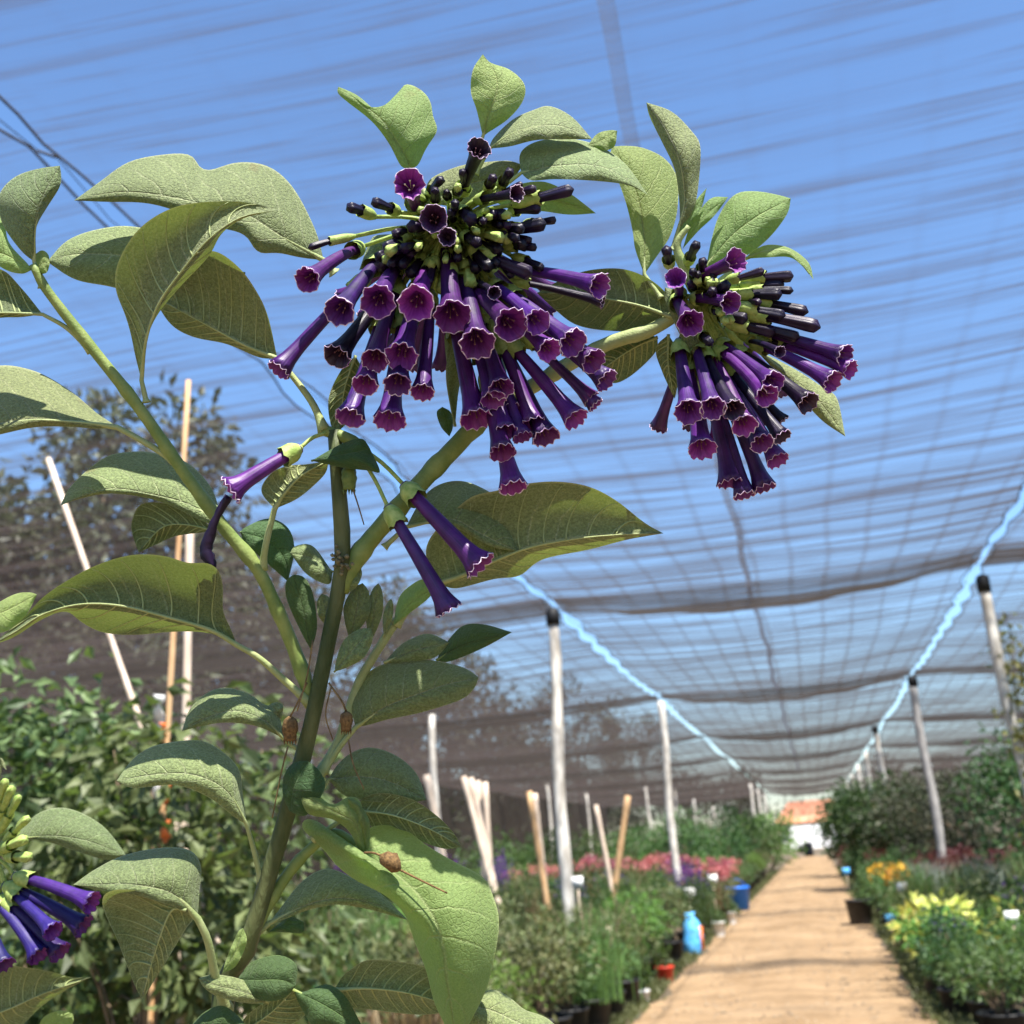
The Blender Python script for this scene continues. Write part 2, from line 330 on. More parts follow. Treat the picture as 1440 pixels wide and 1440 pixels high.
def roof(x0, x1, gl, gr, nx, label):
    ys = np.arange(ROWS[0], YEND + .01, .19); V = []; Fc = []; L = []; Rr = []
    for y in ys:
        a = x0 + (gapw(y) if gl else 0); b = x1 - (gapw(y) if gr else 0)
        for j in range(nx):
            x = a + (b - a) * j / (nx - 1); V.append((x, y, sag(x, y, x0, x1)))
        L.append(V[-nx]); Rr.append(V[-1])
    for i in range(len(ys) - 1):
        for j in range(nx - 1): a = i * nx + j; Fc.append((a, a + 1, a + nx + 1, a + nx))
    o = tag(mk('shade_net', V, Fc, M['net']), label, 'shade net', 'roof nets')
    for on, E in ((gl, L), (gr, Rr)):
        if on:
            v, f = tube_geo(np.array(E), .006, 5); mk('edge_cord', v, f, M['cord'], o)
    return o
roof(XL, XR, True, True, 21, 'wide grey shade net roof panel stretched above the sandy path')
roof(XW0, XL, False, True, 36, 'shade net roof panel left of the path beyond the laced blue gap')
roof(XR, XW1, True, False, 32, 'shade net roof panel right of the path beyond the white leaning posts')
# lacing across the two gaps
for x0, nm in ((XL, 'left'), (XR, 'right')):
    G = []
    for k in range(-18, 62):
        y = 3.2 + .95 * k
        G.append(tube_geo([(x0 - .02, y - .03, H - .005), (x0 + .02, y + .03, H - .005)], .006, 5))
        G.append(tube_geo([(x0 + .02, y + .03, H - .003), (x0 - .04, y + .475, H - .006), (x0 - .02, y + .92, H - .003)], .003, 4))
    v, f = join(*G)
    tag(mk('lacing_cord', v, f, M['cord']), 'thin dark cord lacing the net edges together on the %s of the path' % nm, 'cord')
# cross wires on every row of posts, and the loose cable hanging under the middle of the roof
for i, y in enumerate(ROWS[1:]):
    if i == 1: continue
    q = crom([(XW0, y, H + .01), (XL, y, H - .03), (-.2, y, H - .10), (XR, y, H - .03), (XW1, y, H + .01)], 30); v, f = tube_geo(q, .005, 6)
    o = tag(mk('cross_wire', v, f, M['cable']), 'thin cross wire with slack cloth %s' % ('behind the camera', '', 'at the nearest pair of posts', 'at the second pair of posts', 'at the third pair of posts', 'fourth from the front', 'fifth from the front', 'sixth from the front', 'seventh from the front', 'farthest, above the path end')[i], 'wire', 'cross wires')
    for x0, x1 in ((XL, XR), (XW0, XL), (XR, XW1)) if i > 1 else ():          # pocket of slack cloth hanging on the wire
        V = []; Fc = []; n = 40
        for k in range(n + 1):
            s = k / n; x = x0 + .03 + (x1 - x0 - .06) * s; dz = .03 + .17 * 4 * s * (1 - s) + .012 * math.sin(s * 31 + i); zt = H - .01 - .08 * 4 * s * (1 - s)
            for dy, u in ((-.5, .06), (-.16, .75), (0, 1.0), (.14, .7), (.38, .05)): V.append((x, y + dy, zt - dz * u))
        for k in range(n):
            for j in range(4): a = k * 5 + j; Fc.append((a, a + 1, a + 6, a + 5))
        mk('slack_fold', V, Fc, M['fold'], o)
ys = np.arange(-8, 48, .25); V = []
for y in ys:
    x = -.30 + .02 * math.sin(y * .9) + .012 * math.sin(y * 2.9); z = sag(-.3, y, XL, XR) - .03; V += [(x - .028, y, z), (x, y, z - .012), (x + .028, y, z)]
tag(mk('net_seam', V, [(3 * i + j, 3 * i + j + 1, 3 * i + j + 4, 3 * i + j + 3) for i in range(len(ys) - 1) for j in (0, 1)], M['seam']), 'dark seam band running lengthwise under the middle of the shade net', 'net seam')

# side and end cloth
def wallnet(p0, p1, z1, label, z0=.02):
    n = 60; nz = 8; V = []; Fc = []
    for i in range(n + 1):
        s = i / n
        for j in range(nz):
            w = .08 * math.sin(s * 60) * math.sin(math.pi * j / (nz - 1)); dx = p1[1] - p0[1]; dy = p0[0] - p1[0]; l = math.hypot(dx, dy)
            V.append((p0[0] + (p1[0] - p0[0]) * s + dx / l * w, p0[1] + (p1[1] - p0[1]) * s + dy / l * w, z0 + (z1 - z0) * j / (nz - 1)))
    for i in range(n):
        for j in range(nz - 1): a = i * nz + j; Fc.append((a, a + nz, a + nz + 1, a + 1))
    tag(mk('wall_net', V, Fc, M['wallnet']), label, 'shade net')
wallnet((XW0, -8), (XW0, YEND), H, 'dark brown vertical shade cloth closing the left side behind the bushes')
wallnet((XW1, -8), (XW1, YEND), H, 'vertical shade cloth closing the right side behind the trees')
wallnet((XW0, YEND), (-3.4, YEND), H, 'far end shade cloth left of the path end')
wallnet((-3.4, YEND), (3.0, YEND), H, 'strip of end cloth hanging over the opening at the path end', 2.5)
wallnet((3.0, YEND), (XW1, YEND), H, 'far end shade cloth right of the path end')

# posts
def post(x, y, top, r, mat, label, lean=(0, 0), cap=True, group=None, name='pole'):
    e = empty('net_post', (x, y, 0)); tag(e, label, 'post', group)
    n = 16; c = np.array([(x + lean[0] * s + .018 * math.sin(s * 9 + x * 5), y + lean[1] * s, top * s) for s in np.linspace(0, 1, n)])
    rr = r * (1.08 - .2 * np.linspace(0, 1, n)) * (1 + .05 * rng.normal(size=n)); v, f = tube_geo(c, rr, 10, .02); mk(name, v, f, mat, e)
    if cap:
        v, f = tube_geo([c[-1] - (0, 0, .12), c[-1] + (0, 0, .04), c[-1] + (0, 0, .07)], [r * 1.12, r * 1.12, r * .6], 10); mk('cap', v, f, M['cap'], e)
    return e
post(-2.42 - .12, 11.9, 3.86, .068, M['wood'], 'white wooden post with black cap nearest on the left of the path', (.10, 0))
post(-2.40 - .05, 21.0, 3.9, .072, M['wood'], 'second white wooden post on the left of the path', (.04, 0), False)
post(2.08 + .13, 12.8, 3.86, .062, M['wood'], 'rough white post with black cap and vine at the right edge', (-.13, 0))
post(2.03 + .02, 21.4, 3.9, .075, M['wood_shaded'], 'shaded grey post right of the path behind the vine post', (-.02, 0), True)
post(1.86 + .15, 31.2, 3.9, .075, M['wood'], 'slim white post in front of the dark green trees right of path', (-.15, 0), True)
for i, y in enumerate((40.0, 47.5, 55.5, 64.0)): post(2.02, y, 3.85, .075, M['wood'], '%s of the small white posts receding above the right hand trees' % ('nearest', 'second', 'third', 'farthest')[i], (-.05, 0), False, 'far posts right of the path')
for i, y in enumerate((56.5, 64, 72)): post(-2.62, y, 3.85, .08, M['wood'], '%s of three small white posts receding left of the path end' % ('nearest', 'middle', 'farthest')[i], (-.05, 0), False, 'far posts left of the path')
for px, py, y in sorted(((705, 1118, 50), (825, 1116, 52), (948, 1110, 58), (975, 1124, 66), (770, 1102, 44), (908, 1104, 52), (1003, 1135, 60))):
    p = atY(px, py, y); post(p[0], y, max(p[2], 1.9), .07, M['wood'], '%s from the left of the whitewashed stakes rising above the far left bed' % {705: 'first', 770: 'second', 825: 'third', 908: 'fourth', 948: 'fifth', 975: 'sixth', 1003: 'seventh'}[px], (0, 0), False, 'stakes far back in the left bed')
p = atY(607, 1005, 17); post(p[0], 17, p[2], .055, M['wood'], 'white stake left of the bamboo bundle in front of the brown cloth', (0, 0), False)

# ------------------------------------------------------------------ the flowering shrub in front of the camera
def to3(pts, d, base): return np.array([P(a, b, c, base) for (a, b), c in zip(pts, d)])
def leaf(pl, L, Mr, R, d, dl=0., dr=0., under=False, pet=None, pr=(3.2, 4.2), mat='leaf', bulge=.24, base=None, tilt=None, wav=.12, rib=True, NR=26, NC=7, label=None):
    """one leaf: edge, midrib, edge traced base to tip in photo pixels, d = distance offsets (cm) along the midrib"""
    base = D0 if base is None else base; k = base / D0
    if tilt is None: tilt = -.6 if under else .55
    b, tp = Mr[0], Mr[-1]; Mc = crom(Mr, NR); Lc = crom([b] + list(L) + [tp], NR); Rc = crom([b] + list(R) + [tp], NR)
    t = np.linspace(0, 1, NR); dm = crom(np.stack([np.linspace(0, 1, len(d)), np.array(d, float)], 1), 60); dm = np.interp(t, dm[:, 0], dm[:, 1])
    prof = np.sin(math.pi * np.clip(t, 0.02, .98)) ** .7; ph = rng.uniform(0, 6)
    V = np.zeros((NR, 2 * NC - 1, 3)); UVv = np.zeros((NR, 2 * NC - 1, 2)); sgn = 1 if not under else -1
    for i in range(NR):
        pm = np.array([Mc[i][0], Mc[i][1], dm[i]])
        for side, Ec, de in ((-1, Lc, dl), (1, Rc, dr)):
            e = np.array([Ec[i][0], Ec[i][1], dm[i] + de * prof[i] + wav * math.sin(t[i] * 17 + ph + side) * prof[i]])
            w = math.hypot(e[0] - pm[0], e[1] - pm[1]) * PX * 100
            for j in range(NC):
                s = j / (NC - 1)
                if side < 0 and j == 0: continue
                q = pm + (e - pm) * s; q[2] += tilt * (pm[1] - q[1]) * PX * 100; q[2] -= bulge * w * math.sin(math.pi * s ** .85) * sgn
                # quilting between side veins
                q[2] -= .03 * math.sin((t[i] * 8 - 1.5 * s) * 2 * math.pi) * math.sin(math.pi * s) * min(1, w)
                c = NC - 1 + side * j; V[i, c] = P(q[0], q[1], q[2], base); UVv[i, c] = (.5 + .5 * side * s, t[i])
    nc = 2 * NC - 1; Fc = []
    for i in range(NR - 1):
        for c in range(nc - 1): a = i * nc + c; Fc.append((a, a + 1, a + nc + 1, a + nc))
    V = V.reshape(-1, 3); UVv = UVv.reshape(-1, 2)
    nn = np.zeros(3)
    for f in Fc[::5]:
        a, b2, c2, _ = V[list(f)]; nn += np.cross(b2 - a, c2 - a)
    facing = nn @ (CAM - V.mean(0)) > 0
    if facing == under: Fc = [f[::-1] for f in Fc]
    o = mk('leaf', V, Fc, M[mat], pl, UVv)
    sd = o.modifiers.new('thickness', 'SUBSURF'); sd.levels = 0; sd.render_levels = 1
    if label: o['label'] = label
    if rib:
        off = -.10 if under else .06
        m3 = np.array([P(Mc[i][0], Mc[i][1], dm[i] + off, base) for i in range(NR)])[:NR - 2]
        rr = np.interp(np.linspace(0, 1, len(m3)), [0, .25, 1], [pr[0] * .8, pr[0] * .45, .5]) * PX * k
        if pet:
            pp = crom([P(x, y, z, base) for x, y, z in pet] + [m3[0]], 14); r2 = np.linspace(pr[1], pr[0] * .8, 14) * PX * k; r2[:3] *= (1.7, 1.35, 1.12)
            m3 = np.vstack([pp[:-1], m3]); rr = np.concatenate([r2[:-1], rr])
        gs = [tube_geo(m3, rr, 8)]
        if under and NR >= 26:                        # raised side veins on the underside
            Vg = V.reshape(NR, nc, 3)
            for sd_ in (-1, 1):
                for t0 in np.linspace(.08, .78, 8):
                    t0 += rng.normal(0, .012); pts = []
                    for s in np.linspace(0, .93, 9):
                        ti = min((t0 + .16 * s ** 1.25) * (NR - 1), NR - 1.001); ci = NC - 1 + sd_ * s * (NC - 1); i0, c0 = int(ti), int(math.floor(ci)); c0 = min(max(c0, 0), nc - 2); fi, fc_ = ti - i0, ci - c0
                        q = (Vg[i0, c0] * (1 - fi) + Vg[i0 + 1, c0] * fi) * (1 - fc_) + (Vg[i0, c0 + 1] * (1 - fi) + Vg[i0 + 1, c0 + 1] * fi) * fc_; pts.append(q + (CAM - q) / np.linalg.norm(CAM - q) * .0002)
                    gs.append(tube_geo(pts, np.linspace(1.5, .5, 9) * PX * k, 5))
        v, f = join(*gs); mk('midrib', v, f, M['petiole' if mat != 'leaf_dark' else 'stem'], o)
    return o

def flower(pl, bx, by, mx, my, r, kind='o', L=165, d0=0.0, away=False, cen=None, base=None, curve=.0, face=.25, tubem='tube', dark=False):
    """tubular flower: base and mouth in pixels; the rest of its real length runs towards the camera"""
    base = D0 if base is None else base; k = base / D0
    p = math.hypot(mx - bx, my - by); dz = math.sqrt(max(L * L - p * p, (.12 * L) ** 2)) * PX * 100 * (1 if away else -1)
    A = P(bx, by, d0, base); B = P(mx, my, d0 + dz * .9, base)
    ax = B - A; Ln = np.linalg.norm(ax); tocam = (CAM - B) / np.linalg.norm(CAM - B)
    side = np.array([0, 0, -1.]) * (curve + abs(rng.normal(0, .03))) * Ln + rng.normal(0, .025, 3) * Ln
    c1 = A + ax * .5 - side * .5; n = 18
    q = crom([A, A + ax * .33 - side * .35, A + ax * .68 - side * .3, B], n)
    # mouth turned slightly to the viewer the way the open trumpets tip outward
    if kind == 'o':
        bend = np.linspace(0, 1, n) ** 4; q = q + (tocam * face * .16 * Ln)[None] * bend[:, None]
    T, N, Bn = frames(q); t = np.linspace(0, 1, n); S = 30; ph = np.linspace(0, 2 * math.pi, S, endpoint=False); r3 = r * PX * k
    rot = rng.uniform(0, 6)
    if kind == 'o': rt = np.interp(t, [0, .12, .5, .78, .9, .97, 1], np.array([.36, .40, .50, .58, .72, .92, 1.0])) * r3
    else: rt = np.interp(t, [0, .15, .6, .86, .95, .985, 1], [.55, .6, .82, 1.0, .92, .6, .12]) * r3 * rng.uniform(.85, 1.1)
    V = []; UVv = []; lob = 1 + .035 * np.cos(5 * ph + rot) + .06 * np.cos(10 * ph + rot * 2) + .03 * rng.normal(size=S)
    for i in range(n):
        w = max(0, (t[i] - .8) / .2) ** 2 if kind == 'o' else 0; rr = rt[i] * (1 + (lob - 1) * w + .09 * np.cos(5 * ph + rot) * (kind == 'b'))
        axial = T[i][None] * (w * .13 * r3 * np.cos(10 * ph + rot))[:, None]
        V.append(q[i] + (np.cos(ph) * rr)[:, None] * N[i] + (np.sin(ph) * rr)[:, None] * Bn[i] + axial)
        UVv += [(j / S, t[i]) for j in range(S)]
    Fc = []; mi = []
    def band(a, b, m):
        for j in range(S): kx = (j + 1) % S; Fc.append((a * S + j, a * S + kx, b * S + kx, b * S + j)); mi.append(m)
    for i in range(n - 1): band(i, i + 1, 0)
    if kind == 'o':
        rim = V[-1].copy(); c0 = q[-1]; ti = T[-1]
        for nn_, (dep, sc) in enumerate(((.06, .93), (.22, .78), (.55, .58), (1.1, .42), (1.9, .30))):
            V.append(c0 + (rim - c0) * sc - ti * dep * r3 * (1 if nn_ else .5)); UVv += [(j / S, 1 + .15 * nn_) for j in range(S)]
            band(n - 1 + nn_, n + nn_, 1)
        Fc.append(tuple(range((n + 4) * S, (n + 5) * S))); mi.append(1)
    else:
        Fc.append(tuple(range((n - 1) * S, n * S))); mi.append(0)
    fo = mk('flower' if kind == 'o' else 'bud', np.vstack(V), Fc, None, pl, UVv, mats=[M[('bud' if dark else tubem) if kind == 'o' else 'bud'], M['throat_dark' if dark else 'throat']] if kind == 'o' else [M['bud']], mi=mi if kind == 'o' else None)
    if kind == 'o':
        cc = np.vstack([rim, rim[:1]]); v, f = tube_geo(cc, .03 * r3 * rng.uniform(.35, 1.1) + .00006, 5, cap=False); mk('rim', v, f, M['rim' if tubem == 'tube' else 'tube'], fo)
        if r >= 15:
            G = []
            for a in range(4):
                an = a * 1.57 + rot; e = c0 - ti * r3 * (.35 + .2 * rng.random()) + (N[-1] * math.cos(an) + Bn[-1] * math.sin(an)) * r3 * .3
                s0 = c0 - ti * r3 * 2.2; G.append(tube_geo(crom([s0, (s0 + e) / 2, e], 5), .02 * r3 + .00008, 4)); G.append(tube_geo([e - ti * r3 * .07, e, e + ti * r3 * .07], [.03 * r3, .075 * r3, .03 * r3], 5))
            v, f = join(*G); mk('stamen', v, f, M['cream' if (mx, my) == (575, 258) else 'anther'], fo)
    # calyx: five-toothed cup over the foot of the tube, and the stalk back to the head
    m = 7; cr = max(rt[1], rt[2]) * (1.42 if kind == 'o' else 1.5) + .0006; K = []; S2 = 15; p2 = np.linspace(0, 2 * math.pi, S2, endpoint=False); ext = rng.uniform(.2, .27) if kind == 'o' else rng.uniform(.34, .55)
    for i in range(m):
        s = i / (m - 1); pos = q[0] + (q[min(n - 1, int(ext * (n - 1)))] - q[0]) * (s * 1.15 - .12)
        rr = cr * (.25 + .85 * math.sin(min(1, s * 1.7) * math.pi / 2)) * (1 if s < .99 else 1.06)
        tooth = (.22 * cr * np.cos(5 * p2 + rot)) if i == m - 1 else 0 * p2
        K.append(pos + (np.cos(p2) * rr)[:, None] * N[2] + (np.sin(p2) * rr)[:, None] * Bn[2] + T[2][None] * tooth[:, None])
    Fk = [(i * S2 + j, i * S2 + (j + 1) % S2, (i + 1) * S2 + (j + 1) % S2, (i + 1) * S2 + j) for i in range(m - 1) for j in range(S2)]
    Kv = np.vstack(K); 
    if cen is not None:
        c3 = P(cen[0], cen[1], cen[2], base); v, f = tube_geo(crom([c3, (c3 * .45 + q[0] * .55) + (0, 0, .002), q[0]], 7), 3.0 * PX * k, 6); Kv, Fk = join((Kv, Fk), (v, f))
    mk('calyx', Kv, Fk, M['calyx'], fo)
    return fo

def plant_root(px, py, z=0.0, base=None):
    p = P(px, py, 0, base); return np.array([p[0], p[1], z])
root = plant_root(300, 1460)
SH = tag(empty('flowering_shrub', root), 'tall shrub with downy leaves and clusters of purple tubular flowers in the foreground', 'shrub')
_tube = tube
def tube(name, pts, radii, mat, parent, n=None, sides=10, lump=0):
    n = n or max(8, len(pts) * 5); rr = np.interp(np.linspace(0, 1, n), np.linspace(0, 1, len(radii)), radii)
    if name in ('stem', 'branch') and n >= 20:            # swollen nodes
        for c in np.arange(rng.uniform(3, 7), n - 2, 7.5): rr = rr * (1 + rng.uniform(.10, .22) * np.exp(-((np.arange(n) - c) / .9) ** 2))
    return _tube(name, pts, rr, mat, parent, n, sides, lump * 1.6)
def st(pts): return [P(*q) for q in pts]
low = P(310, 1462, 0)
tube('stem', [root + (0, 0, .2), root + (.012, .01, .6), root + (-.005, 0, 1.0), low] + st([(340, 1360, 0), (375, 1240, .2), (405, 1140, .2), (430, 1050, 0), (450, 960, 0), (468, 870, 0), (482, 790, 0), (479, 720, .1), (474, 660, .2), (470, 605, .3)]), np.array([30, 29, 27, 25, 24, 22, 20, 19, 19, 18, 16, 12, 11, 10]) * PX, M['stem_old'], SH, 90, 14, .012)
tube('branch', st([(440, 990, .4), (418, 925, .2), (392, 862, -.2), (362, 800, -.5), (312, 738, -.8), (250, 652, -1.2), (190, 566, -1.6), (120, 478, -2), (66, 408, -2.4), (46, 372, -2.6)]), np.array([10, 10, 9, 9, 9, 8.5, 8, 7.5, 7, 5]) * PX, M['stem'], SH, 60, 12, .01)
tube('branch', st([(478, 830, .2), (505, 780, .3), (548, 728, .4), (600, 670, .5), (650, 618, .8), (690, 568, 1.5), (702, 480, 2.4), (680, 400, 2.0), (645, 330, .8), (628, 305, .6)]), np.array([13, 13, 13, 13, 13, 12, 11, 10, 9, 7]) * PX, M['stem'], SH, 60, 12, .01)
tube('branch', st([(690, 568, 1.5), (745, 545, 1.8), (800, 512, 1.6), (858, 482, 1.0), (915, 464, .6), (955, 440, .4), (982, 420, .3)]), np.array([11, 11, 11, 10, 10, 9, 7]) * PX, M['petiole'], SH, 40, 12, .01)
tube('branch', st([(982, 420, .3), (965, 385, .2), (952, 345, .1), (968, 318, 0)]), np.array([7, 7, 6, 4]) * PX, M['petiole'], SH, 20, 10)
tube('branch', st([(455, 605, .3), (470, 610, .3), (500, 622, .2), (515, 640, .1)]), np.array([8, 9, 8, 3]) * PX, M['stem'], SH, 14, 10)
tube('branch', st([(355, 1310, .3), (385, 1258, .6), (425, 1205, .8), (470, 1172, .6), (505, 1190, -.4)]), np.array([11, 9, 8, 7, 5]) * PX, M['stem'], SH, 30, 10, .01)
tube('branch', st([(430, 1110, .3), (455, 1080, .5), (480, 1035, .8), (505, 960, 1.2), (540, 900, 1.4), (556, 877, 1.4)]), np.array([8, 8, 8, 7, 6.5, 6]) * PX, M['petiole'], SH, 30, 10, .01)
G = []
for k in range(34):
    c = P(481 + rng.normal(0, 7), 790 + rng.normal(0, 9), -.62 + rng.normal(0, .1)); G.append(tube_geo([c - (0, 0, .0009), c, c + (0, .0003, .0009)], [.0004, .0012, .0003], 6))
v, f = join(*G); mk('bark_scar', v, f, M['scar'], SH)

LF = lambda *a, **k: leaf(SH, *a, **k)
# --- left branch, top
LF([(29, 352), (3, 314), (-2, 276), (19, 250), (50, 238)], [(48, 368), (50, 318), (62, 275), (84, 233)], [(47, 346), (52, 317), (66, 292), (84, 263), (86, 245)], [-2.6, -3, -3, -2.6], .8, .6, pet=[(60, 404, -2.4)], mat='leaf')
LF([(30, 405), (0, 378), (-45, 385)], [(60, 442), (0, 440), (-50, 444), (-95, 452)], [(30, 446), (0, 447), (-60, 455)], [-2, -3, -3.2, -3], 1.6, .3, under=True, pet=[(128, 494, -1.9), (95, 462, -2)])
LF([(40, 372), (12, 340), (2, 300)], [(44, 380), (10, 360), (-30, 352)], [(30, 385), (5, 378)], [-2.5, -2.6, -2.4], .4, .3, pet=[(58, 398, -2.4)], mat='leaf_young', rib=False)
LF([(46, 364), (58, 352), (68, 358)], [(48, 388), (60, 370), (70, 372)], [(56, 386), (66, 383)], [-2.5, -2.6, -2.6], .2, .2, mat='leaf_young', rib=False)
LF([(260, 340), (192, 319), (144, 321), (96, 337)], [(345, 385), (250, 372), (160, 358), (100, 358), (66, 368)], [(280, 410), (200, 412), (150, 402), (105, 393)], [2, 1.4, 1, .8, 1], .8, .8)
LF([(450, 343), (441, 317), (412, 263), (377, 233), (332, 228), (297, 240), (281, 241), (271, 217), (224, 218), (179, 228), (144, 253)], [(455, 366), (400, 336), (342, 300), (280, 286), (200, 272), (150, 272), (104, 282)], [(420, 362), (390, 355), (361, 356), (345, 330), (300, 318), (240, 294), (200, 285), (150, 284)], [1.2, .2, -.4, -.6, -.8, -.6, 0], 1.5, .5, pet=[(470, 384, 1.6)], pr=(5, 6))
LF([(190, 500), (184, 470), (175, 440), (163, 410), (163, 378), (179, 343), (204, 314), (243, 292), (287, 284), (345, 284)], [(199, 535), (205, 480), (222, 430), (252, 386), (292, 338), (338, 306), (392, 295)], [(202, 500), (210, 466), (226, 436), (258, 398), (294, 360), (312, 328), (345, 306)], [-1.4, -2.2, -2.8, -3.2, -3.4, -3.2, -2.6], 1.0, 1.0, under=True, pet=[(206, 566, -1.5)], pr=(4, 4), NR=32)
LF([(377, 445), (361, 410), (335, 375), (298, 352), (260, 370)], [(390, 504), (345, 486), (287, 455), (240, 430), (215, 418)], [(365, 503), (319, 484), (272, 474), (240, 456)], [.8, .6, .5, .6, .8], .8, .4, under=True, pet=[(456, 606, .3), (440, 568, .5), (412, 530, .7)], pr=(4.5, 6))
LF([(160, 596), (137, 582), (105, 554), (64, 528), (32, 517), (0, 514), (-50, 530)], [(165, 601), (137, 597), (96, 593), (48, 591), (0, 597), (-50, 608), (-100, 625)], [(137, 603), (96, 600), (48, 601), (0, 611), (-50, 622)], [-1.2, -1.4, -1.8, -2, -2.2, -2, -1.8], 2.2, .5, tilt=.8, pet=[(246, 648, -1.2), (200, 620, -1.2)], pr=(5, 5))
LF([(307, 713), (300, 690), (280, 664), (253, 645), (213, 636), (187, 635), (147, 643), (100, 683)], [(318, 742), (270, 712), (215, 697), (160, 688), (120, 696), (85, 711)], [(287, 734), (240, 711), (200, 699), (153, 694), (110, 702)], [-.4, .4, .4, .1, -.2, -.2], 1.6, .3, pr=(4, 4))
LF([(270, 716), (235, 708), (200, 708), (187, 727), (185, 747)], [(300, 746), (262, 738), (228, 742), (195, 777)], [(283, 749), (247, 754), (217, 767)], [.2, .8, 1, 1], .6, .2, under=True, mat='leaf', pr=(2.5, 3))
LF([(323, 880), (313, 860), (314, 827), (307, 800), (287, 790), (267, 793), (233, 782), (187, 780), (140, 793), (100, 813), (60, 840), (30, 872)], [(333, 907), (296, 886), (235, 868), (170, 852), (112, 850), (60, 864), (22, 888), (-14, 908)], [(300, 892), (273, 888), (233, 889), (187, 893), (143, 889), (113, 874), (93, 859), (57, 872), (20, 896)], [-.8, -1.4, -2.0, -2.3, -2.4, -2.6, -2.8, -3], .9, .9, under=True, pet=[(437, 990, .2), (400, 957, -.2), (365, 926, -.6)], pr=(5, 6), NR=34)
LF([(15, 838), (40, 833)], [(-40, 870), (0, 862), (52, 836)], [(0, 890), (34, 868)], [-1.6, -1.8, -1.6], .3, .3, mat='leaf_young', rib=False)
# --- top of the left flower head
LF([(564, 234), (547, 202), (523, 171), (488, 143), (474, 130)], [(577, 238), (570, 220), (552, 192), (534, 168), (503, 141), (476, 122)], [(587, 235), (599, 209), (617, 181), (609, 168), (606, 143), (592, 126), (568, 117), (563, 136), (548, 153), (534, 160), (503, 134)], [1.2, .8, .6, .6, .8, 1], .3, .9, pet=[(600, 275, 1.2)], mat='leaf_young')
LF([(670, 154), (662, 129), (665, 98)], [(679, 192), (687, 161), (699, 126), (696, 102), (679, 76)], [(684, 188), (714, 168), (735, 143), (738, 119), (717, 98), (689, 88)], [1, .7, .6, .8, 1], .2, .7, pet=[(660, 240, 1.2)], mat='leaf_young')
LF([(693, 195), (721, 168), (752, 154), (773, 149), (804, 164)], [(688, 209), (722, 188), (770, 176), (805, 182), (833, 196)], [(717, 206), (755, 197), (804, 196)], [1.0, .4, 0, .2, .6], 1.2, .2, pet=[(668, 245, 1.2)])
LF([(731, 215), (757, 198), (803, 195), (844, 206), (880, 231)], [(733, 243), (790, 233), (850, 236), (911, 274)], [(746, 254), (782, 252), (844, 255), (885, 261)], [.6, -.2, -.4, .2], 1.5, .1, pet=[(690, 275, 1)])
LF([(840, 188), (858, 183)], [(826, 205), (848, 196), (868, 184)], [(846, 212), (864, 206)], [1.2, 1.2, 1.2], .2, .2, mat='leaf_young', rib=False)
LF([(893, 350), (890, 327), (881, 288), (868, 250), (858, 218)], [(906, 386), (905, 330), (895, 275), (880, 238), (862, 206)], [(926, 357), (943, 331), (953, 292), (952, 249), (935, 223), (905, 208), (880, 205)], [.6, 1, 1.5, 1.8, 2.2], .1, .8, pet=[(930, 420, .4)], pr=(3.5, 3.5), mat='leaf_young')
LF([(956, 305), (954, 271), (948, 236), (930, 198), (913, 163)], [(953, 325), (963, 284), (957, 232), (938, 185), (909, 144)], [(974, 298), (982, 262), (985, 206), (973, 185), (945, 157)], [0, -.2, -.4, 0, .5], 1, .3, pet=[(946, 352, .2)], mat='leaf')
LF([(1001, 335), (1012, 301), (1034, 273), (1064, 269), (1098, 275)], [(993, 375), (1025, 335), (1064, 305), (1112, 279)], [(1012, 371), (1047, 361), (1081, 335), (1107, 301)], [.5, .2, 0, .4], .6, .6, pet=[(975, 405, .5)], mat='leaf_young')
LF([(1060, 352), (1081, 344), (1111, 349), (1137, 369)], [(1048, 364), (1080, 353), (1112, 356), (1144, 393)], [(1081, 362), (1111, 362), (1130, 376)], [.5, .2, 0, -.2], .5, .1, pet=[(1000, 405, .5)], mat='leaf_young')
LF([(955, 320), (972, 290)], [(948, 354), (968, 312), (994, 264)], [(965, 328), (985, 296)], [.1, 0, .2], .1, .1, mat='leaf_young', rib=False)
LF([(972, 315), (998, 280)], [(960, 350), (985, 310), (1024, 277)], [(982, 325), (1005, 303)], [.2, .2, .4], .1, .1, mat='leaf_young', rib=False)
LF([(947, 430), (936, 411), (911, 391), (875, 378), (828, 380), (790, 393)], [(944, 446), (900, 430), (850, 420), (800, 413), (755, 412)], [(936, 463), (870, 466), (813, 458), (780, 435)], [.2, .6, .9, 1.2, 1.6], .6, .5, under=True, pet=[(965, 445, .3)], pr=(4, 4))
LF([(935, 420), (945, 447), (960, 478)], [(935, 404), (956, 440), (977, 503)], [(955, 412), (975, 445), (984, 475)], [.0, -.5, -.5], .3, .3, mat='leaf', rib=False)
LF([(905, 470), (870, 470), (845, 490)], [(925, 474), (890, 490), (845, 520)], [(922, 495), (892, 525), (866, 539), (850, 532)], [1.2, 1.4, 1.6], .3, .3, under=True)
LF([(922, 490), (932, 525)], [(940, 470), (940, 515), (949, 561)], [(956, 500), (955, 530)], [.9, 1, 1.1], .2, .3, under=True)
LF([(1098, 530), (1137, 572), (1159, 594)], [(1060, 490), (1110, 528), (1150, 562), (1189, 614)], [(1116, 518), (1159, 546), (1177, 560)], [1.2, 1.3, 1.2, 1], .3, .5)
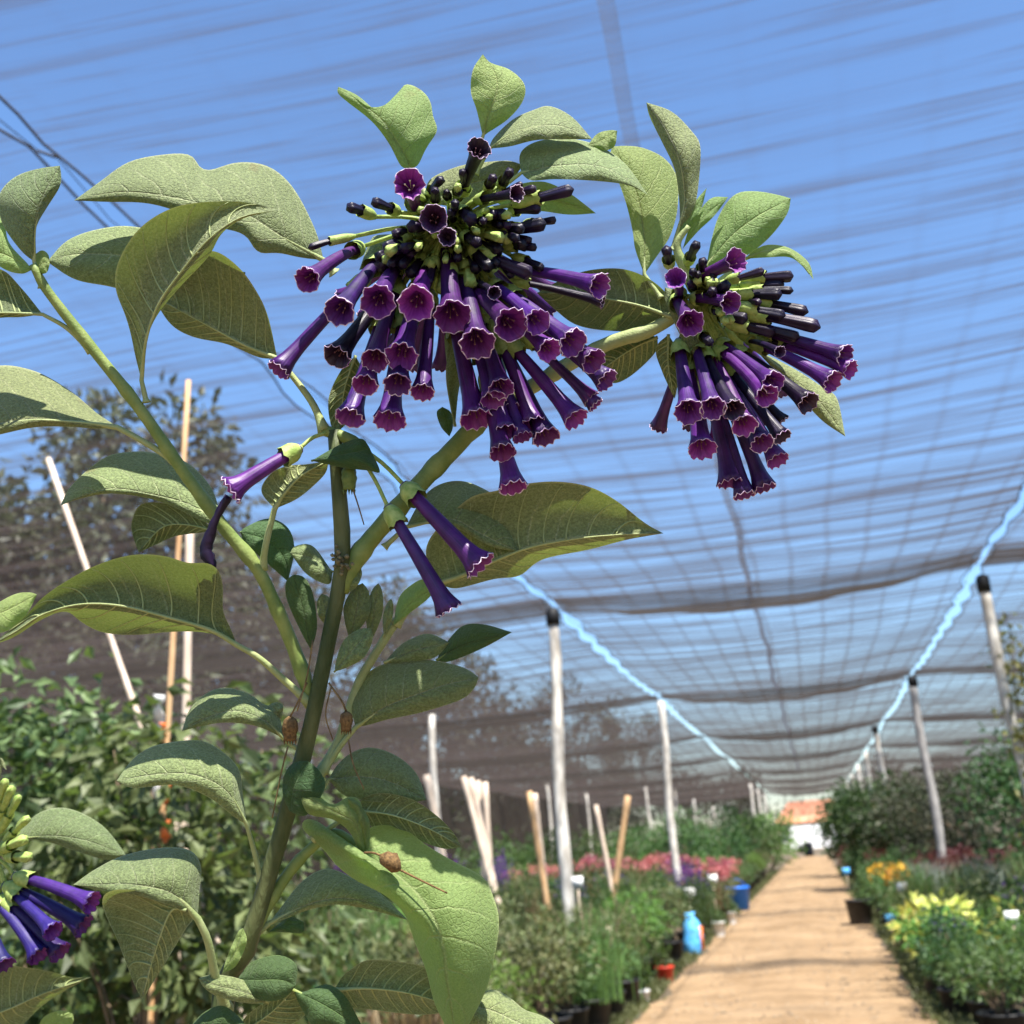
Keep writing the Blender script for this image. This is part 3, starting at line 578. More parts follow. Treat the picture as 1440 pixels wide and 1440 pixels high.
LF([(720, 262), (762, 255), (795, 268), (818, 284)], [(690, 280), (740, 275), (790, 284), (838, 300)], [(720, 295), (762, 297), (801, 302)], [1.4, 1.4, 1.5, 1.5], .2, .3, mat='leaf_young')
LF([(603, 254), (644, 234), (682, 228), (715, 226)], [(600, 285), (650, 262), (700, 248), (736, 232)], [(650, 290), (705, 270)], [1.8, 1.6, 1.6, 1.6], .3, .3)
LF([(535, 330), (520, 340)], [(600, 330), (540, 350), (505, 380)], [(570, 350), (530, 372)], [1.8, 1.8, 1.8], .2, .2)
LF([(480, 520), (462, 560), (466, 600)], [(500, 500), (484, 550), (478, 605)], [(512, 530), (500, 580)], [1.4, 1.2, 1], .2, .2, under=True)
LF([(614, 580), (620, 600)], [(622, 572), (630, 592), (632, 614)], [(634, 580), (637, 600)], [1.4, 1.2, 1.0], .2, .2, mat='leaf_dark', rib=False)
LF([(625, 480), (632, 470)], [(640, 600), (628, 520), (648, 450)], [(645, 550), (655, 500)], [2.6, 2.6, 2.4], .2, .2)
# --- right of the stem
LF([(594, 700), (618, 681), (649, 676), (680, 687), (703, 704), (719, 735)], [(571, 741), (633, 731), (672, 750), (703, 765), (730, 776)], [(600, 737), (640, 742), (690, 768)], [.4, -.2, -.2, 0, .2], 1.3, .2, pet=[(540, 770, .3)], pr=(4, 4))
LF([(600, 790), (600, 765), (618, 740), (660, 700), (699, 690), (734, 681), (781, 677), (828, 684), (867, 704), (906, 735)], [(618, 820), (653, 808), (698, 788), (745, 770), (808, 758), (870, 752), (933, 750)], [(640, 828), (696, 814), (731, 810), (762, 787), (828, 773), (882, 759)], [1.2, .8, .3, 0, -.2, 0, .4], 1.2, .8, under=True, pet=[(556, 878, 1.4), (585, 845, 1.3)], pr=(5, 6), NR=32)
LF([(558, 850), (567, 832), (591, 815), (604, 818)], [(553, 880), (580, 846), (612, 826)], [(571, 866), (602, 842)], [1.0, .8, .8], .2, .2, mat='leaf_young', rib=False)
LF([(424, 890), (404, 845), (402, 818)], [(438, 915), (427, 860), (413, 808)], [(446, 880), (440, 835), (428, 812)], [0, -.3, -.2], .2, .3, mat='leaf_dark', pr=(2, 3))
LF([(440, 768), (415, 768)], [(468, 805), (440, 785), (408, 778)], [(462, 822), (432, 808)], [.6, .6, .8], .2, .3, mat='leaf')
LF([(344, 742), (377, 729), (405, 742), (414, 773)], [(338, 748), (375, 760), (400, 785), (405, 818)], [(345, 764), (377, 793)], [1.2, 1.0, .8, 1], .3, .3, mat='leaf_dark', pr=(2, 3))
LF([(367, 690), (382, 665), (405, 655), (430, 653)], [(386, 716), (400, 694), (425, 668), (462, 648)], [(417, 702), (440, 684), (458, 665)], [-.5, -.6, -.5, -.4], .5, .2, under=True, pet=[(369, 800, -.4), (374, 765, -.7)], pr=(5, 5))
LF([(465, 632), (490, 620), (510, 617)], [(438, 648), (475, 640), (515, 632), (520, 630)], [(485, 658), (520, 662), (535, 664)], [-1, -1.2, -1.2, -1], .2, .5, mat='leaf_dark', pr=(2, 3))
for (bx, by, tx, ty, w, d) in ((492, 900, 510, 820, 19, .5), (520, 905, 532, 820, 12, .9), (470, 945, 522, 884, 19, -.4), (478, 840, 508, 800, 10, .3), (470, 890, 452, 835, 14, .6), (540, 895, 550, 842, 7, 1.0), (395, 1010, 380, 990, 14, .6)):
    nx, ny = -(ty - by), tx - bx; l = math.hypot(nx, ny); nx /= l; ny /= l; mx, my = bx + .55 * (tx - bx), by + .55 * (ty - by)
    LF([(bx + .25 * (tx - bx) - nx * w * .6, by + .25 * (ty - by) - ny * w * .6), (mx - nx * w, my - ny * w), (bx + .88 * (tx - bx) - nx * w * .6, by + .88 * (ty - by) - ny * w * .6)], [(bx, by), (mx, my), (tx, ty)], [(bx + .25 * (tx - bx) + nx * w * .6, by + .25 * (ty - by) + ny * w * .6), (mx + nx * w, my + ny * w), (bx + .88 * (tx - bx) + nx * w * .6, by + .88 * (ty - by) + ny * w * .6)], [d, d - .3, d], .2, .2, pr=(2, 3), NR=16, NC=5)
LF([(494, 985), (517, 946), (556, 929), (594, 927), (641, 935), (664, 945)], [(500, 1023), (540, 996), (582, 979), (630, 962), (673, 953)], [(520, 1019), (544, 1012), (592, 1002), (648, 984), (667, 968)], [.4, -.1, -.4, -.3, 0], .8, .5, pet=[(455, 1085, .5), (478, 1050, .4)], pr=(4.5, 5))
LF([(622, 912), (649, 881), (680, 878)], [(614, 929), (650, 908), (720, 889)], [(633, 930), (680, 911)], [1, .6, .4], .4, .2, mat='leaf_dark')
LF([(560, 910), (575, 900), (602, 891)], [(540, 932), (585, 914), (632, 903)], [(560, 932), (610, 925)], [1, .8, .8], .4, .3)
# --- lower stem
LF([(388, 995), (372, 992), (353, 977), (320, 967), (293, 973), (267, 997)], [(402, 1042), (370, 1012), (330, 1000), (290, 1010), (256, 1028)], [(390, 1034), (360, 1021), (320, 1016), (283, 1021)], [.2, -.6, -1, -1, -.8], 1, .2, pet=[(432, 1062, .2)], pr=(3.5, 4))
LF([(341, 1113), (337, 1083), (317, 1060), (287, 1042), (253, 1042), (213, 1050), (187, 1067)], [(347, 1160), (318, 1112), (270, 1090), (215, 1090), (164, 1098)], [(327, 1147), (293, 1121), (247, 1104), (187, 1108)], [-.6, -1.4, -2, -2.2, -2], 1.3, .2, pet=[(368, 1242, .2), (358, 1200, -.1)], pr=(3.5, 4.5))
LF([(281, 1247), (283, 1217), (267, 1195), (227, 1192), (173, 1203), (133, 1223)], [(278, 1292), (243, 1258), (187, 1245), (140, 1244), (103, 1244)], [(262, 1284), (236, 1272), (187, 1258), (140, 1252)], [-2.4, -3.0, -3.3, -3.2, -3], 1.5, .1, pet=[(318, 1420, -.4), (303, 1374, -1.4), (292, 1322, -2.1)], pr=(6, 7))
LF([(190, 1252), (143, 1262), (167, 1327), (190, 1387)], [(262, 1280), (240, 1282), (217, 1343), (200, 1406)], [(272, 1292), (262, 1305), (233, 1353)], [-2.7, -2.6, -2.3, -2], .2, .2, under=True, pr=(3, 3))
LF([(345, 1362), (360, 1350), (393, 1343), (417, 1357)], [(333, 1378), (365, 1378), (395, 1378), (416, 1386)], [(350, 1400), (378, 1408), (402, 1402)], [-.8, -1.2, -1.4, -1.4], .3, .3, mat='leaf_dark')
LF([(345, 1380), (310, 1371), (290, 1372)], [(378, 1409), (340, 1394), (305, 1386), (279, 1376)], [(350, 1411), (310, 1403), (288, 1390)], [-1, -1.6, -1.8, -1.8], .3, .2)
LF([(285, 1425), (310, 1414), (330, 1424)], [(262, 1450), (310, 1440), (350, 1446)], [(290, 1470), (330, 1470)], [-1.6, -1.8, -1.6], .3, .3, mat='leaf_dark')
LF([(318, 1350), (334, 1312)], [(313, 1368), (330, 1340), (342, 1305)], [(332, 1358), (347, 1325)], [-.8, -.9, -.7], .1, .2, mat='leaf_young', rib=False)  # small pale leaf added to stand for the sunlit part of the stem
LF([(480, 1190), (455, 1160), (432, 1150), (422, 1160), (436, 1177), (457, 1197), (474, 1218), (502, 1239), (537, 1256), (568, 1284), (582, 1322), (599, 1364), (610, 1408), (625, 1440)], [(498, 1192), (530, 1212), (560, 1232), (590, 1260), (611, 1294), (624, 1338), (628, 1378), (636, 1425), (643, 1475)], [(520, 1163), (565, 1164), (599, 1188), (634, 1209), (679, 1233), (693, 1259), (702, 1293), (697, 1338), (684, 1391), (660, 1440)], [-.8, -1.4, -2.0, -2.6, -3, -3, -2.7, -2.2, -1.6], .8, .4, pr=(3.5, 4), NR=40, NC=9, wav=.16, mat='leaf_young', tilt=.9)
LF([(512, 1150), (505, 1124), (488, 1121), (467, 1132), (443, 1114), (430, 1112)], [(515, 1202), (500, 1160), (478, 1146), (448, 1130), (422, 1118)], [(502, 1190), (490, 1168), (467, 1152), (436, 1146), (426, 1132)], [-1, -1.4, -1.6, -1.7, -1.5], .3, .4, mat='leaf_young', rib=False)
LF([(500, 1125), (518, 1150), (520, 1180)], [(488, 1122), (508, 1140), (517, 1200)], [(495, 1140), (505, 1170)], [-1.4, -1.4, -1], .3, .3, mat='leaf_young', rib=False)
LF([(509, 1123), (537, 1115), (579, 1124), (613, 1146), (638, 1171)], [(500, 1140), (550, 1146), (600, 1164), (648, 1190)], [(530, 1168), (558, 1166), (592, 1183), (627, 1194)], [.4, .1, -.2, 0], .6, .2, under=True, pet=[(440, 1180, .6)])
LF([(474, 1076), (495, 1058), (523, 1051), (558, 1063), (586, 1088)], [(462, 1096), (505, 1092), (550, 1100), (600, 1125)], [(480, 1116), (502, 1124), (560, 1130)], [.6, .5, .6, .8], .4, .3, pet=[(440, 1130, .4)])
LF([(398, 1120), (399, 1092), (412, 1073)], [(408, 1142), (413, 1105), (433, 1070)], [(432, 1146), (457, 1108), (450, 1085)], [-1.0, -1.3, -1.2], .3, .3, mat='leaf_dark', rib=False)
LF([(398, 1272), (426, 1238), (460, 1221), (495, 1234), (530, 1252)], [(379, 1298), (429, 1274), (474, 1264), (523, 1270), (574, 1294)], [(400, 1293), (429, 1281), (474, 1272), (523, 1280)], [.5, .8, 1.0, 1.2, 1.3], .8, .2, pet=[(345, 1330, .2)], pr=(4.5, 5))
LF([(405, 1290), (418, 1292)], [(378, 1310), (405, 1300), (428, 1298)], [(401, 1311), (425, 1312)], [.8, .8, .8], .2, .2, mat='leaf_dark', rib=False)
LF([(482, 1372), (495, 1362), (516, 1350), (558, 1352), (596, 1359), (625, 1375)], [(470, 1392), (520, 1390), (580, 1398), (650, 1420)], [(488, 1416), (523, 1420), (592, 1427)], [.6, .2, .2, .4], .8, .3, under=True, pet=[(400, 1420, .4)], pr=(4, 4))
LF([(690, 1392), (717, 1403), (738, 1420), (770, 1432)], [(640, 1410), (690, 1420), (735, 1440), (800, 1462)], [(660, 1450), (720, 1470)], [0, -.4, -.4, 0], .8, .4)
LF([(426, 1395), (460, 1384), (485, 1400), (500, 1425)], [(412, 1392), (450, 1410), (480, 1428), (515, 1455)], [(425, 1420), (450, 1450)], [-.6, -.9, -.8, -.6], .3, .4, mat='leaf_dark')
LF([(345, 1430), (377, 1407)], [(335, 1455), (380, 1425), (414, 1390)], [(390, 1450), (433, 1422)], [-.3, -.3, -.3], .2, .2, under=True)

# --- left flower head: (base x, base y, mouth x, mouth y, mouth radius)
C1 = (632, 318, .5)
open1 = [(509, 347, 432, 394, 17), (533, 365, 477, 438, 20), (557, 375, 531, 425, 22), (599, 372, 585, 427, 23), (628, 345, 636, 446, 24), (650, 385, 671, 484, 23), (662, 405, 719, 457, 22), (690, 398, 756, 453, 17),
  (705, 405, 806, 483, 20), (688, 418, 773, 493, 16), (720, 425, 835, 509, 18), (728, 440, 854, 535, 17), (720, 455, 832, 561, 13), (706, 470, 810, 590, 18), (520, 385, 391, 521, 17), (560, 390, 473, 502, 19), (565, 400, 527, 507, 18), (590, 395, 564, 502, 21),
  (555, 420, 513, 542, 17), (585, 420, 559, 541, 18), (606, 410, 594, 552, 16), (540, 440, 492, 588, 20), (570, 440, 548, 592, 22), (636, 440, 670, 590, 22), (660, 420, 705, 547, 17), (655, 425, 694, 563, 17), (668, 425, 715, 580, 20),
  (690, 450, 750, 597, 17), (700, 470, 768, 615, 19), (680, 470, 735, 615, 14), (672, 480, 707, 637, 18), (682, 520, 722, 686, 19), (668, 460, 711, 608, 16), (715, 380, 844, 402, 17), (722, 395, 848, 424, 10),
  (648, 275, 674, 208, 16), (585, 292, 575, 258, 20), (618, 318, 610, 307, 18), (632, 340, 629, 333, 12), (668, 282, 727, 272, 11), (665, 395, 695, 412, 9), (735, 470, 838, 570, 12)]
for q in open1:
    bk = 'tube'
    Lq = 165 if q[4] > 13 else 120
    if (q[2], q[3]) in ((707, 637), (722, 686)): Lq = 175
    d0 = .6 - .012 * max(0, q[1] - 360)
    if q[3] < 345: Lq = 105; d0 = -.2
    flower(SH, *q, L=Lq, d0=d0, cen=C1, curve=.03, face=.5 if q[4] > 15 else .2, dark=(q[2], q[3]) in ((674, 208), (610, 307), (629, 333), (727, 272), (695, 412), (848, 424), (473, 502)))
for k in range(16):      # filler tubes added behind the head to darken the gaps between flowers
    a = rng.uniform(.15, 2.95); bx, by = 632 + 40 * math.cos(a), 340 + 40 * math.sin(a); ll = rng.uniform(110, 150)
    flower(SH, bx, by, bx + ll * math.cos(a) * .8, by + ll * (.35 + .65 * math.sin(a)), 15, L=165, d0=1.4, away=True, cen=(632, 318, 1.2), curve=.03, face=0)
for k in range(34):      # green calyces of the youngest buds packed round the centre
    a = rng.uniform(0, 6.28); rr = rng.uniform(5, 55); bx, by = 640 + rr * math.cos(a) * 1.2, 315 + rr * .75 * math.sin(a); fo = flower(SH, bx, by, bx + rng.uniform(6, 26) * math.cos(a), by + 14 * math.sin(a), rng.uniform(4.5, 6.5), kind='b', L=62, d0=rng.uniform(-.6, .4), cen=C1)
    if k % 3: fo.data.materials[0] = M['calyx']
for k in range(30):      # half hidden buds between the stalks under the crown
    a = rng.uniform(-.2, 3.35); rr = rng.uniform(28, 75); bx, by = 636 + rr * math.cos(a) * 1.15, 330 + rr * .6 * math.sin(a); ll = rng.uniform(18, 45); fo = flower(SH, bx, by, bx + ll * math.cos(a), by + ll * (.25 + .75 * math.sin(a)), rng.uniform(6, 9), kind='b', L=60, d0=rng.uniform(-.9, .3), cen=C1)
    if k % 4 == 0: fo.data.materials[0] = M['calyx']
bud1 = [(528, 305, 489, 291, 7.5), (562, 299, 524, 283, 7.5), (500, 332, 433, 349, 5.5), (720, 288, 807, 266, 8), (715, 278, 753, 265, 6.5), (715, 298, 760, 294, 7), (672, 303, 712, 303, 8), (690, 332, 768, 314, 9), (735, 316, 782, 309, 6), (705, 348, 755, 348, 6.5),
  (603, 275, 621, 252, 7), (612, 292, 612, 266, 7), (684, 268, 694, 249, 6.5), (703, 262, 718, 240, 6), (646, 294, 664, 311, 9), (578, 333, 540, 349, 8), (672, 355, 748, 386, 10), (655, 268, 650, 240, 6), (700, 320, 735, 322, 8), (600, 320, 578, 318, 8), (590, 345, 566, 350, 7), (650, 330, 672, 342, 8), (720, 360, 764, 378, 6), (695, 275, 735, 258, 5), (640, 300, 640, 285, 7)]
for q in bud1: flower(SH, *q, kind='b', L=max(60, math.hypot(q[2] - q[0], q[3] - q[1]) * 1.1), d0=rng.uniform(-.9, -.1), cen=C1)
# --- right flower head
C2 = (985, 425, .3)
open2 = [(955, 418, 950, 391, 14), (973, 393, 1036, 366, 17), (973, 420, 1028, 426, 15), (950, 420, 971, 455, 18), (1040, 472, 1148, 496, 11), (1062, 465, 1189, 500, 15), (1080, 478, 1197, 520, 13), (1052, 478, 1172, 537, 16), (1030, 490, 1137, 567, 16), (1010, 480, 1088, 538, 15), (1005, 490, 1079, 557, 16),
  (955, 480, 969, 580, 19), (978, 485, 1003, 575, 17), (990, 490, 1032, 577, 15), (1000, 495, 1047, 599, 17), (1020, 500, 1100, 593, 11), (1015, 505, 1100, 615, 13), (1010, 510, 1072, 624, 16), (968, 510, 988, 632, 19), (1012, 520, 1094, 648, 16), (990, 520, 1027, 680, 18), (995, 530, 1047, 697, 16), (1005, 525, 1075, 687, 17), (1050, 480, 1097, 495, 8)]
for q in open2:
    Lq = 165 if q[4] > 12 else 120
    if q[3] < 470: Lq = 95
    flower(SH, *q, L=Lq, d0=.4 if q[3] > 470 else -.3, cen=C2, curve=.03, face=.4 if q[4] > 14 else .1, dark=(q[2], q[3]) in ((1148, 496), (1097, 495), (1137, 567), (1032, 577), (1100, 593), (1100, 615)))
for k in range(10):  # filler tubes added behind the right head to darken its gaps
    a = rng.uniform(.1, 2.2); bx, by = 985 + 35 * math.cos(a), 440 + 40 * math.sin(a); ll = rng.uniform(110, 150)
    flower(SH, bx, by, bx + ll * math.cos(a) * .75, by + ll * (.3 + .7 * math.sin(a)), 14, L=165, d0=1.2, away=True, cen=C2, curve=.03, face=0)
for k in range(18):
    a = rng.uniform(-1.9, 1.9); rr = rng.uniform(5, 60); bx, by = 985 + rr * math.cos(a), 425 + rr * .6 * math.sin(a); fo = flower(SH, bx, by, bx + rng.uniform(10, 30) * math.cos(a), by + 12 * math.sin(a), rng.uniform(4.5, 6.5), kind='b', L=62, d0=rng.uniform(-.6, .4), cen=C2)
    if k % 2: fo.data.materials[0] = M['calyx']
bud2 = [(1040, 392, 1116, 388, 7.5), (1040, 402, 1103, 400, 8), (1050, 408, 1116, 409, 6.5), (1050, 420, 1137, 439, 8), (1030, 416, 1100, 414, 8.5), (1040, 440, 1154, 461, 9), (1000, 440, 1051, 450, 9), (966, 372, 980, 342, 6.5), (942, 376, 937, 350, 7), (985, 388, 989, 366, 6), (998, 414, 1023, 400, 7.5), (985, 470, 999, 482, 7), (1020, 455, 1090, 468, 9), (1030, 430, 1105, 445, 8), (1040, 450, 1125, 475, 8.5), (1020, 395, 1075, 380, 6)]
for q in bud2: flower(SH, *q, kind='b', L=max(60, math.hypot(q[2] - q[0], q[3] - q[1]) * 1.08), d0=rng.uniform(-.8, 0), cen=C2)
# --- single flowers hanging by the stem
flower(SH, 422, 630, 324, 690, 20, L=130, d0=-.9, cen=(465, 608, .3), face=-.4)
flower(SH, 545, 712, 632, 858, 19, L=175, d0=-1.2, cen=(505, 640, 0), face=-.3)
flower(SH, 568, 682, 676, 796, 22, L=175, d0=-.9, cen=(500, 625, 0), face=-.3)
v, f = tube_geo(crom(st([(322, 698, -1.7), (308, 720, -1.8), (296, 750, -1.8), (290, 775, -1.8), (300, 800, -1.9)]), 18), np.interp(np.linspace(0, 1, 18), [0, .3, .6, .85, 1], [6, 5, 8, 9, 5]) * PX, 9, .10); mk('withered_petal', v, f, M['bud'], SH)
def drycalyx(px, py, r, d, stem, dark=False):
    T0 = P(px, py - r * 1.5, d); B0 = P(px, py + r * 1.5, d); q = crom([T0, (T0 + B0) / 2, B0], 9); v, f = tube_geo(q, np.interp(np.linspace(0, 1, 9), [0, .15, .5, .8, 1], [.3, .9, 1, .8, .75]) * r * PX, 10, .05)
    gs = [(v, f)]
    for a in range(5): e = B0 + CX * (a - 2) * r * .35 * PX; gs.append(tube_geo([e, e - CY * r * .7 * PX], [r * .18 * PX, .1 * PX], 5))
    o = mk('dry_calyx', *join(*gs), M['dry' if not dark else 'calyx_dark'], SH); v, f = tube_geo(crom([P(*s) for s in stem] + [T0], 10), 1.4 * PX, 6); mk('stalk', v, f, M['dryfil'], o)
drycalyx(408, 1024, 11, -.8, [(432, 960, -.9), (415, 995, -.9)]); drycalyx(487, 1014, 9, -.7, [(462, 960, -.8), (480, 985, -.8)])
drycalyx(491, 672, 11, -.4, [(488, 640, -.3), (490, 652, -.4)], True)
for pts in ([(405, 1050, -.9), (396, 1085, -.9), (383, 1150, -.9)], [(490, 1040, -.8), (497, 1075, -.9), (512, 1110, -.9)], [(495, 684, -.5), (503, 708, -.5), (512, 738, -.5)], [(466, 965, -.9), (458, 1005, -1), (468, 1040, -1)], [(440, 900, -1), (432, 950, -1), (418, 1000, -1)]):
    tube('withered_style', st(pts), [1.3 * PX, .9 * PX], M['dryfil'], SH, 10, 5)
tag_pot = []
def nursery_pot(x, y, r, h, parent, mat='potblack'):
    n = 24; prof = [(r * .78, 0), (r * .80, .01), (r, h), (r * 1.07, h), (r * 1.07, h + .02), (r * .98, h + .02), (r * .95, h - .03), (0.001, h - .03)]; V = []; Fc = []
    for rr, z in prof: V += [(x + rr * math.cos(a), y + rr * math.sin(a), z + .004) for a in np.linspace(0, 2 * math.pi, n, endpoint=False)]
    for i in range(len(prof) - 1): Fc += [(i * n + j, i * n + (j + 1) % n, (i + 1) * n + (j + 1) % n, (i + 1) * n + j) for j in range(n)]
    Fc.append(tuple(range(n - 1, -1, -1))); return mk('pot', V, Fc, M[mat], parent)
M['potblack'] = simple('black_nursery_pot', (.012, .012, .013), (.025, .025, .026), 15, .5)
nursery_pot(root[0], root[1], .16, .26, SH)

# --- the dried blossom lying on the big bright leaf
c = P(547, 1211, -2.62); DF = tag(empty('dried_blossom', c), 'brown dried blossom lying on the big bright leaf', 'blossom')
v, f = tube_geo([P(535, 1203, -2.45), P(541, 1207, -2.6), P(549, 1212, -2.68), P(557, 1219, -2.75), P(562, 1223, -2.75)], np.array([2, 10, 13, 9, 4]) * PX, 10, .12); mk('calyx', v, f, M['dry'], DF)
tube('style', st([(560, 1222, -2.8), (592, 1238, -3.1), (629, 1256, -3.4)]), [1.6 * PX, 1.1 * PX], M['dry'], DF, 10, 5); tube('stalk', st([(536, 1203, -2.45), (524, 1199, -2.3), (512, 1199, -2.1)]), [1.5 * PX, 1.5 * PX], M['dry'], DF, 8, 5)

# --- neighbouring plant cut by the left edge of the picture
BS = .70; r2 = plant_root(-120, 1460, 0, BS)
S2 = tag(empty('flowering_shrub', r2), 'second shrub with drooping blue violet tubes at the lower left edge', 'shrub')
tube('stem', [r2 + (0, 0, .2), r2 + (0, 0, .9), P(-120, 1500, 0, BS), P(-90, 1330, 0, BS), P(-40, 1240, 0, BS), P(-5, 1180, 0, BS), P(0, 1110, .2, BS)], np.array([24, 22, 20, 18, 15, 12, 6]) * PX * 1.2, M['stem'], S2, 40, 12)
C3 = (-8, 1205, 0)
for q in ((20, 1232, 130, 1270, 16), (5, 1245, 118, 1303, 17), (0, 1260, 85, 1340, 16), (-12, 1262, 55, 1345, 15), (10, 1250, 75, 1310, 14), (-30, 1270, 5, 1358, 15)): flower(S2, *q, L=138, d0=-.2, cen=C3, base=BS, face=-.2, curve=.02, tubem='blue_tube')
for q in ((0, 1170, 28, 1118, 6), (-4, 1160, 18, 1105, 6), (6, 1185, 40, 1150, 6), (0, 1195, 36, 1180, 7), (-5, 1150, 8, 1095, 6), (8, 1205, 42, 1205, 8)): 
    fo = flower(S2, *q, kind='b', L=70, d0=0, cen=C3, base=BS); fo.data.materials[0] = M['calyx']
LS = lambda *a, **k: leaf(S2, *a, base=BS, **k)
LS([(30, 1166), (50, 1146), (77, 1136), (107, 1140), (143, 1160), (166, 1186)], [(5, 1185), (60, 1176), (120, 1182), (177, 1203)], [(30, 1180), (67, 1184), (110, 1198), (150, 1209)], [0, -.8, -1, -.6], 1, .3, pet=[(-20, 1190, 0)])
LS([(-10, 1362), (30, 1360), (70, 1366), (100, 1374)], [(-50, 1440), (10, 1420), (60, 1398), (128, 1374)], [(0, 1470), (33, 1440), (60, 1414), (95, 1391)], [.3, 0, -.2, 0], .5, .4, under=True, pet=[(-90, 1440, 0)])
LS([(62, 1430), (85, 1421)], [(50, 1452), (80, 1436), (103, 1426)], [(80, 1460), (102, 1440)], [0, 0, 0], .2, .2, mat='leaf_young', rib=False)
LS([(0, 1065), (10, 1085)], [(-10, 1120), (2, 1090), (-2, 1060)], [(-20, 1095), (-15, 1070)], [0, 0, 0], .1, .1, rib=False)
nursery_pot(r2[0], r2[1], .16, .26, S2)

# ------------------------------------------------------------------ vegetation builders
def unit(n):
    v = rng.normal(size=(n, 3)); return v / np.linalg.norm(v, axis=1)[:, None]
def leaf_cloud(pos, dirs, length, width, fold=.25, droop=0.0):
    """folded leaf of 4 triangles at each position; dirs = growth direction"""
    n = len(pos); d = dirs / (np.linalg.norm(dirs, axis=1)[:, None] + 1e-9); d[:, 2] -= droop; d /= np.linalg.norm(d, axis=1)[:, None]
    a = unit(n); s = np.cross(d, a); s /= np.linalg.norm(s, axis=1)[:, None] + 1e-9; u = np.cross(s, d)
    L = length * rng.uniform(.65, 1.25, n)[:, None]; W = width * rng.uniform(.7, 1.2, n)[:, None]
    b = pos; m = pos + d * L * .5 + u * 0; tip = pos + d * L - u * L * .12
    l = pos + d * L * .45 + s * W * .5 + u * W * fold; r = pos + d * L * .45 - s * W * .5 + u * W * fold
    V = np.stack([b, m, tip, l, r], 1).reshape(-1, 3); o = np.arange(n)[:, None] * 5
    F = np.concatenate([o + np.array(q) for q in ((0, 3, 1), (1, 3, 2), (0, 1, 4), (1, 2, 4))], 0)
    return V, F
def blades(n, h, spread, width, lean=.25, top=None):
    x = rng.normal(0, spread, (n, 2)); hh = h * rng.uniform(.55, 1.1, n); ang = rng.uniform(0, 6.28, n); ln = np.abs(rng.normal(0, lean, n)) * hh
    dx, dy = np.cos(ang), np.sin(ang); w = width * rng.uniform(.6, 1.3, n); sx, sy = -dy * w, dx * w; z = np.zeros(n)
    p0 = np.stack([x[:, 0], x[:, 1], z], 1); p1 = p0 + np.stack([dx * ln * .35, dy * ln * .35, hh * .6], 1); p2 = p0 + np.stack([dx * ln, dy * ln, hh], 1); s = np.stack([sx, sy, z], 1)
    V = np.stack([p0 - s, p0 + s, p1 - s * .8, p1 + s * .8, p2], 1).reshape(-1, 3); o = np.arange(n)[:, None] * 5
    F = np.concatenate([o + np.array(q) for q in ((0, 1, 3), (0, 3, 2), (2, 3, 4))], 0); return V, F, p2
def stems(tips, r=.004, n=8):
    G = []
    for t in tips[:n]: G.append(tube_geo(crom([(t[0] * .15, t[1] * .15, 0), (t[0] * .5, t[1] * .5, t[2] * .55), t], 6), [r * 1.4, r * 1.3, r * 1.1, r, r * .8, r * .5], 5))
    return join(*G)
def clumps(n, k, rx, rz, zc, cs):
    """n leaf positions in k clumps inside an ellipsoid, outline uneven"""
    c = unit(k) * (rng.uniform(.25, 1, k) ** .5)[:, None] * np.array([rx, rx, rz]); c[:, 2] += zc
    i = rng.integers(0, k, n); off = unit(n) * (rng.uniform(0, 1, n) ** .45)[:, None] * cs * rng.uniform(.7, 1.3, k)[i][:, None]
    pos = c[i] + off; return pos, off / cs + unit(n) * .5 + np.array([0, 0, .15]), c
FM = {
 'grass': foliage_mat('fine_grass_blades', (.05, .10, .03), (.14, .22, .06), (.16, .28, .04)),
 'green': foliage_mat('mid_green_leaves', (.035, .075, .025), (.10, .17, .05), (.12, .22, .04)),
 'dark': foliage_mat('dark_green_leaves', (.02, .05, .018), (.06, .11, .03), (.07, .15, .03)),
 'bright': foliage_mat('bright_green_leaves', (.07, .15, .03), (.16, .28, .06), (.2, .36, .05)),
 'olive': foliage_mat('olive_leaves', (.07, .09, .035), (.16, .17, .07), (.16, .2, .05)),
 'silver': foliage_mat('silver_leaves', (.20, .24, .19), (.36, .40, .34), (.2, .25, .15)),
 'red': foliage_mat('dark_red_leaves', (.05, .018, .018), (.14, .05, .045), (.2, .04, .03)),
 'yellow': foliage_mat('yellow_leaves', (.42, .45, .08), (.68, .64, .20), (.6, .6, .1)),
 'pink': foliage_mat('pink_flower_heads', (.40, .10, .12), (.62, .24, .26), (.5, .1, .1)),
 'violet': foliage_mat('violet_flower_heads', (.06, .02, .16), (.15, .05, .30), (.15, .03, .3)),
 'orange': foliage_mat('orange_flower_heads', (.55, .25, .02), (.75, .50, .06), (.6, .4, .05)),
 'grey': foliage_mat('distant_grey_green_leaves', (.045, .05, .03), (.10, .11, .065), (.07, .09, .04)),
 'bush': foliage_mat('sapling_leaves', (.022, .048, .014), (.17, .23, .09), (.14, .22, .04)),
 'vine': foliage_mat('vine_leaves', (.14, .16, .04), (.30, .30, .09), (.3, .34, .07)),
 'straw': foliage_mat('reddish_dry_blades', (.10, .06, .03), (.26, .19, .08), (.2, .14, .05)),
 'wood': simple('brown_twig', (.10, .07, .045), (.18, .13, .08), 30, .85),
}
POTC = {'black': M['potblack'], 'red': simple('red_pot_plastic', (.5, .04, .02), None, rough=.5), 'blue': simple('blue_plastic', (.015, .14, .62), (.03, .2, .7), 12, .45), 'white': simple('white_plastic', (.74, .74, .72), None, rough=.5), 'lightblue': simple('light_blue_plastic', (.05, .33, .75), (.16, .5, .85), 12, .45)}
M.update({'pot_' + k: v for k, v in POTC.items()})
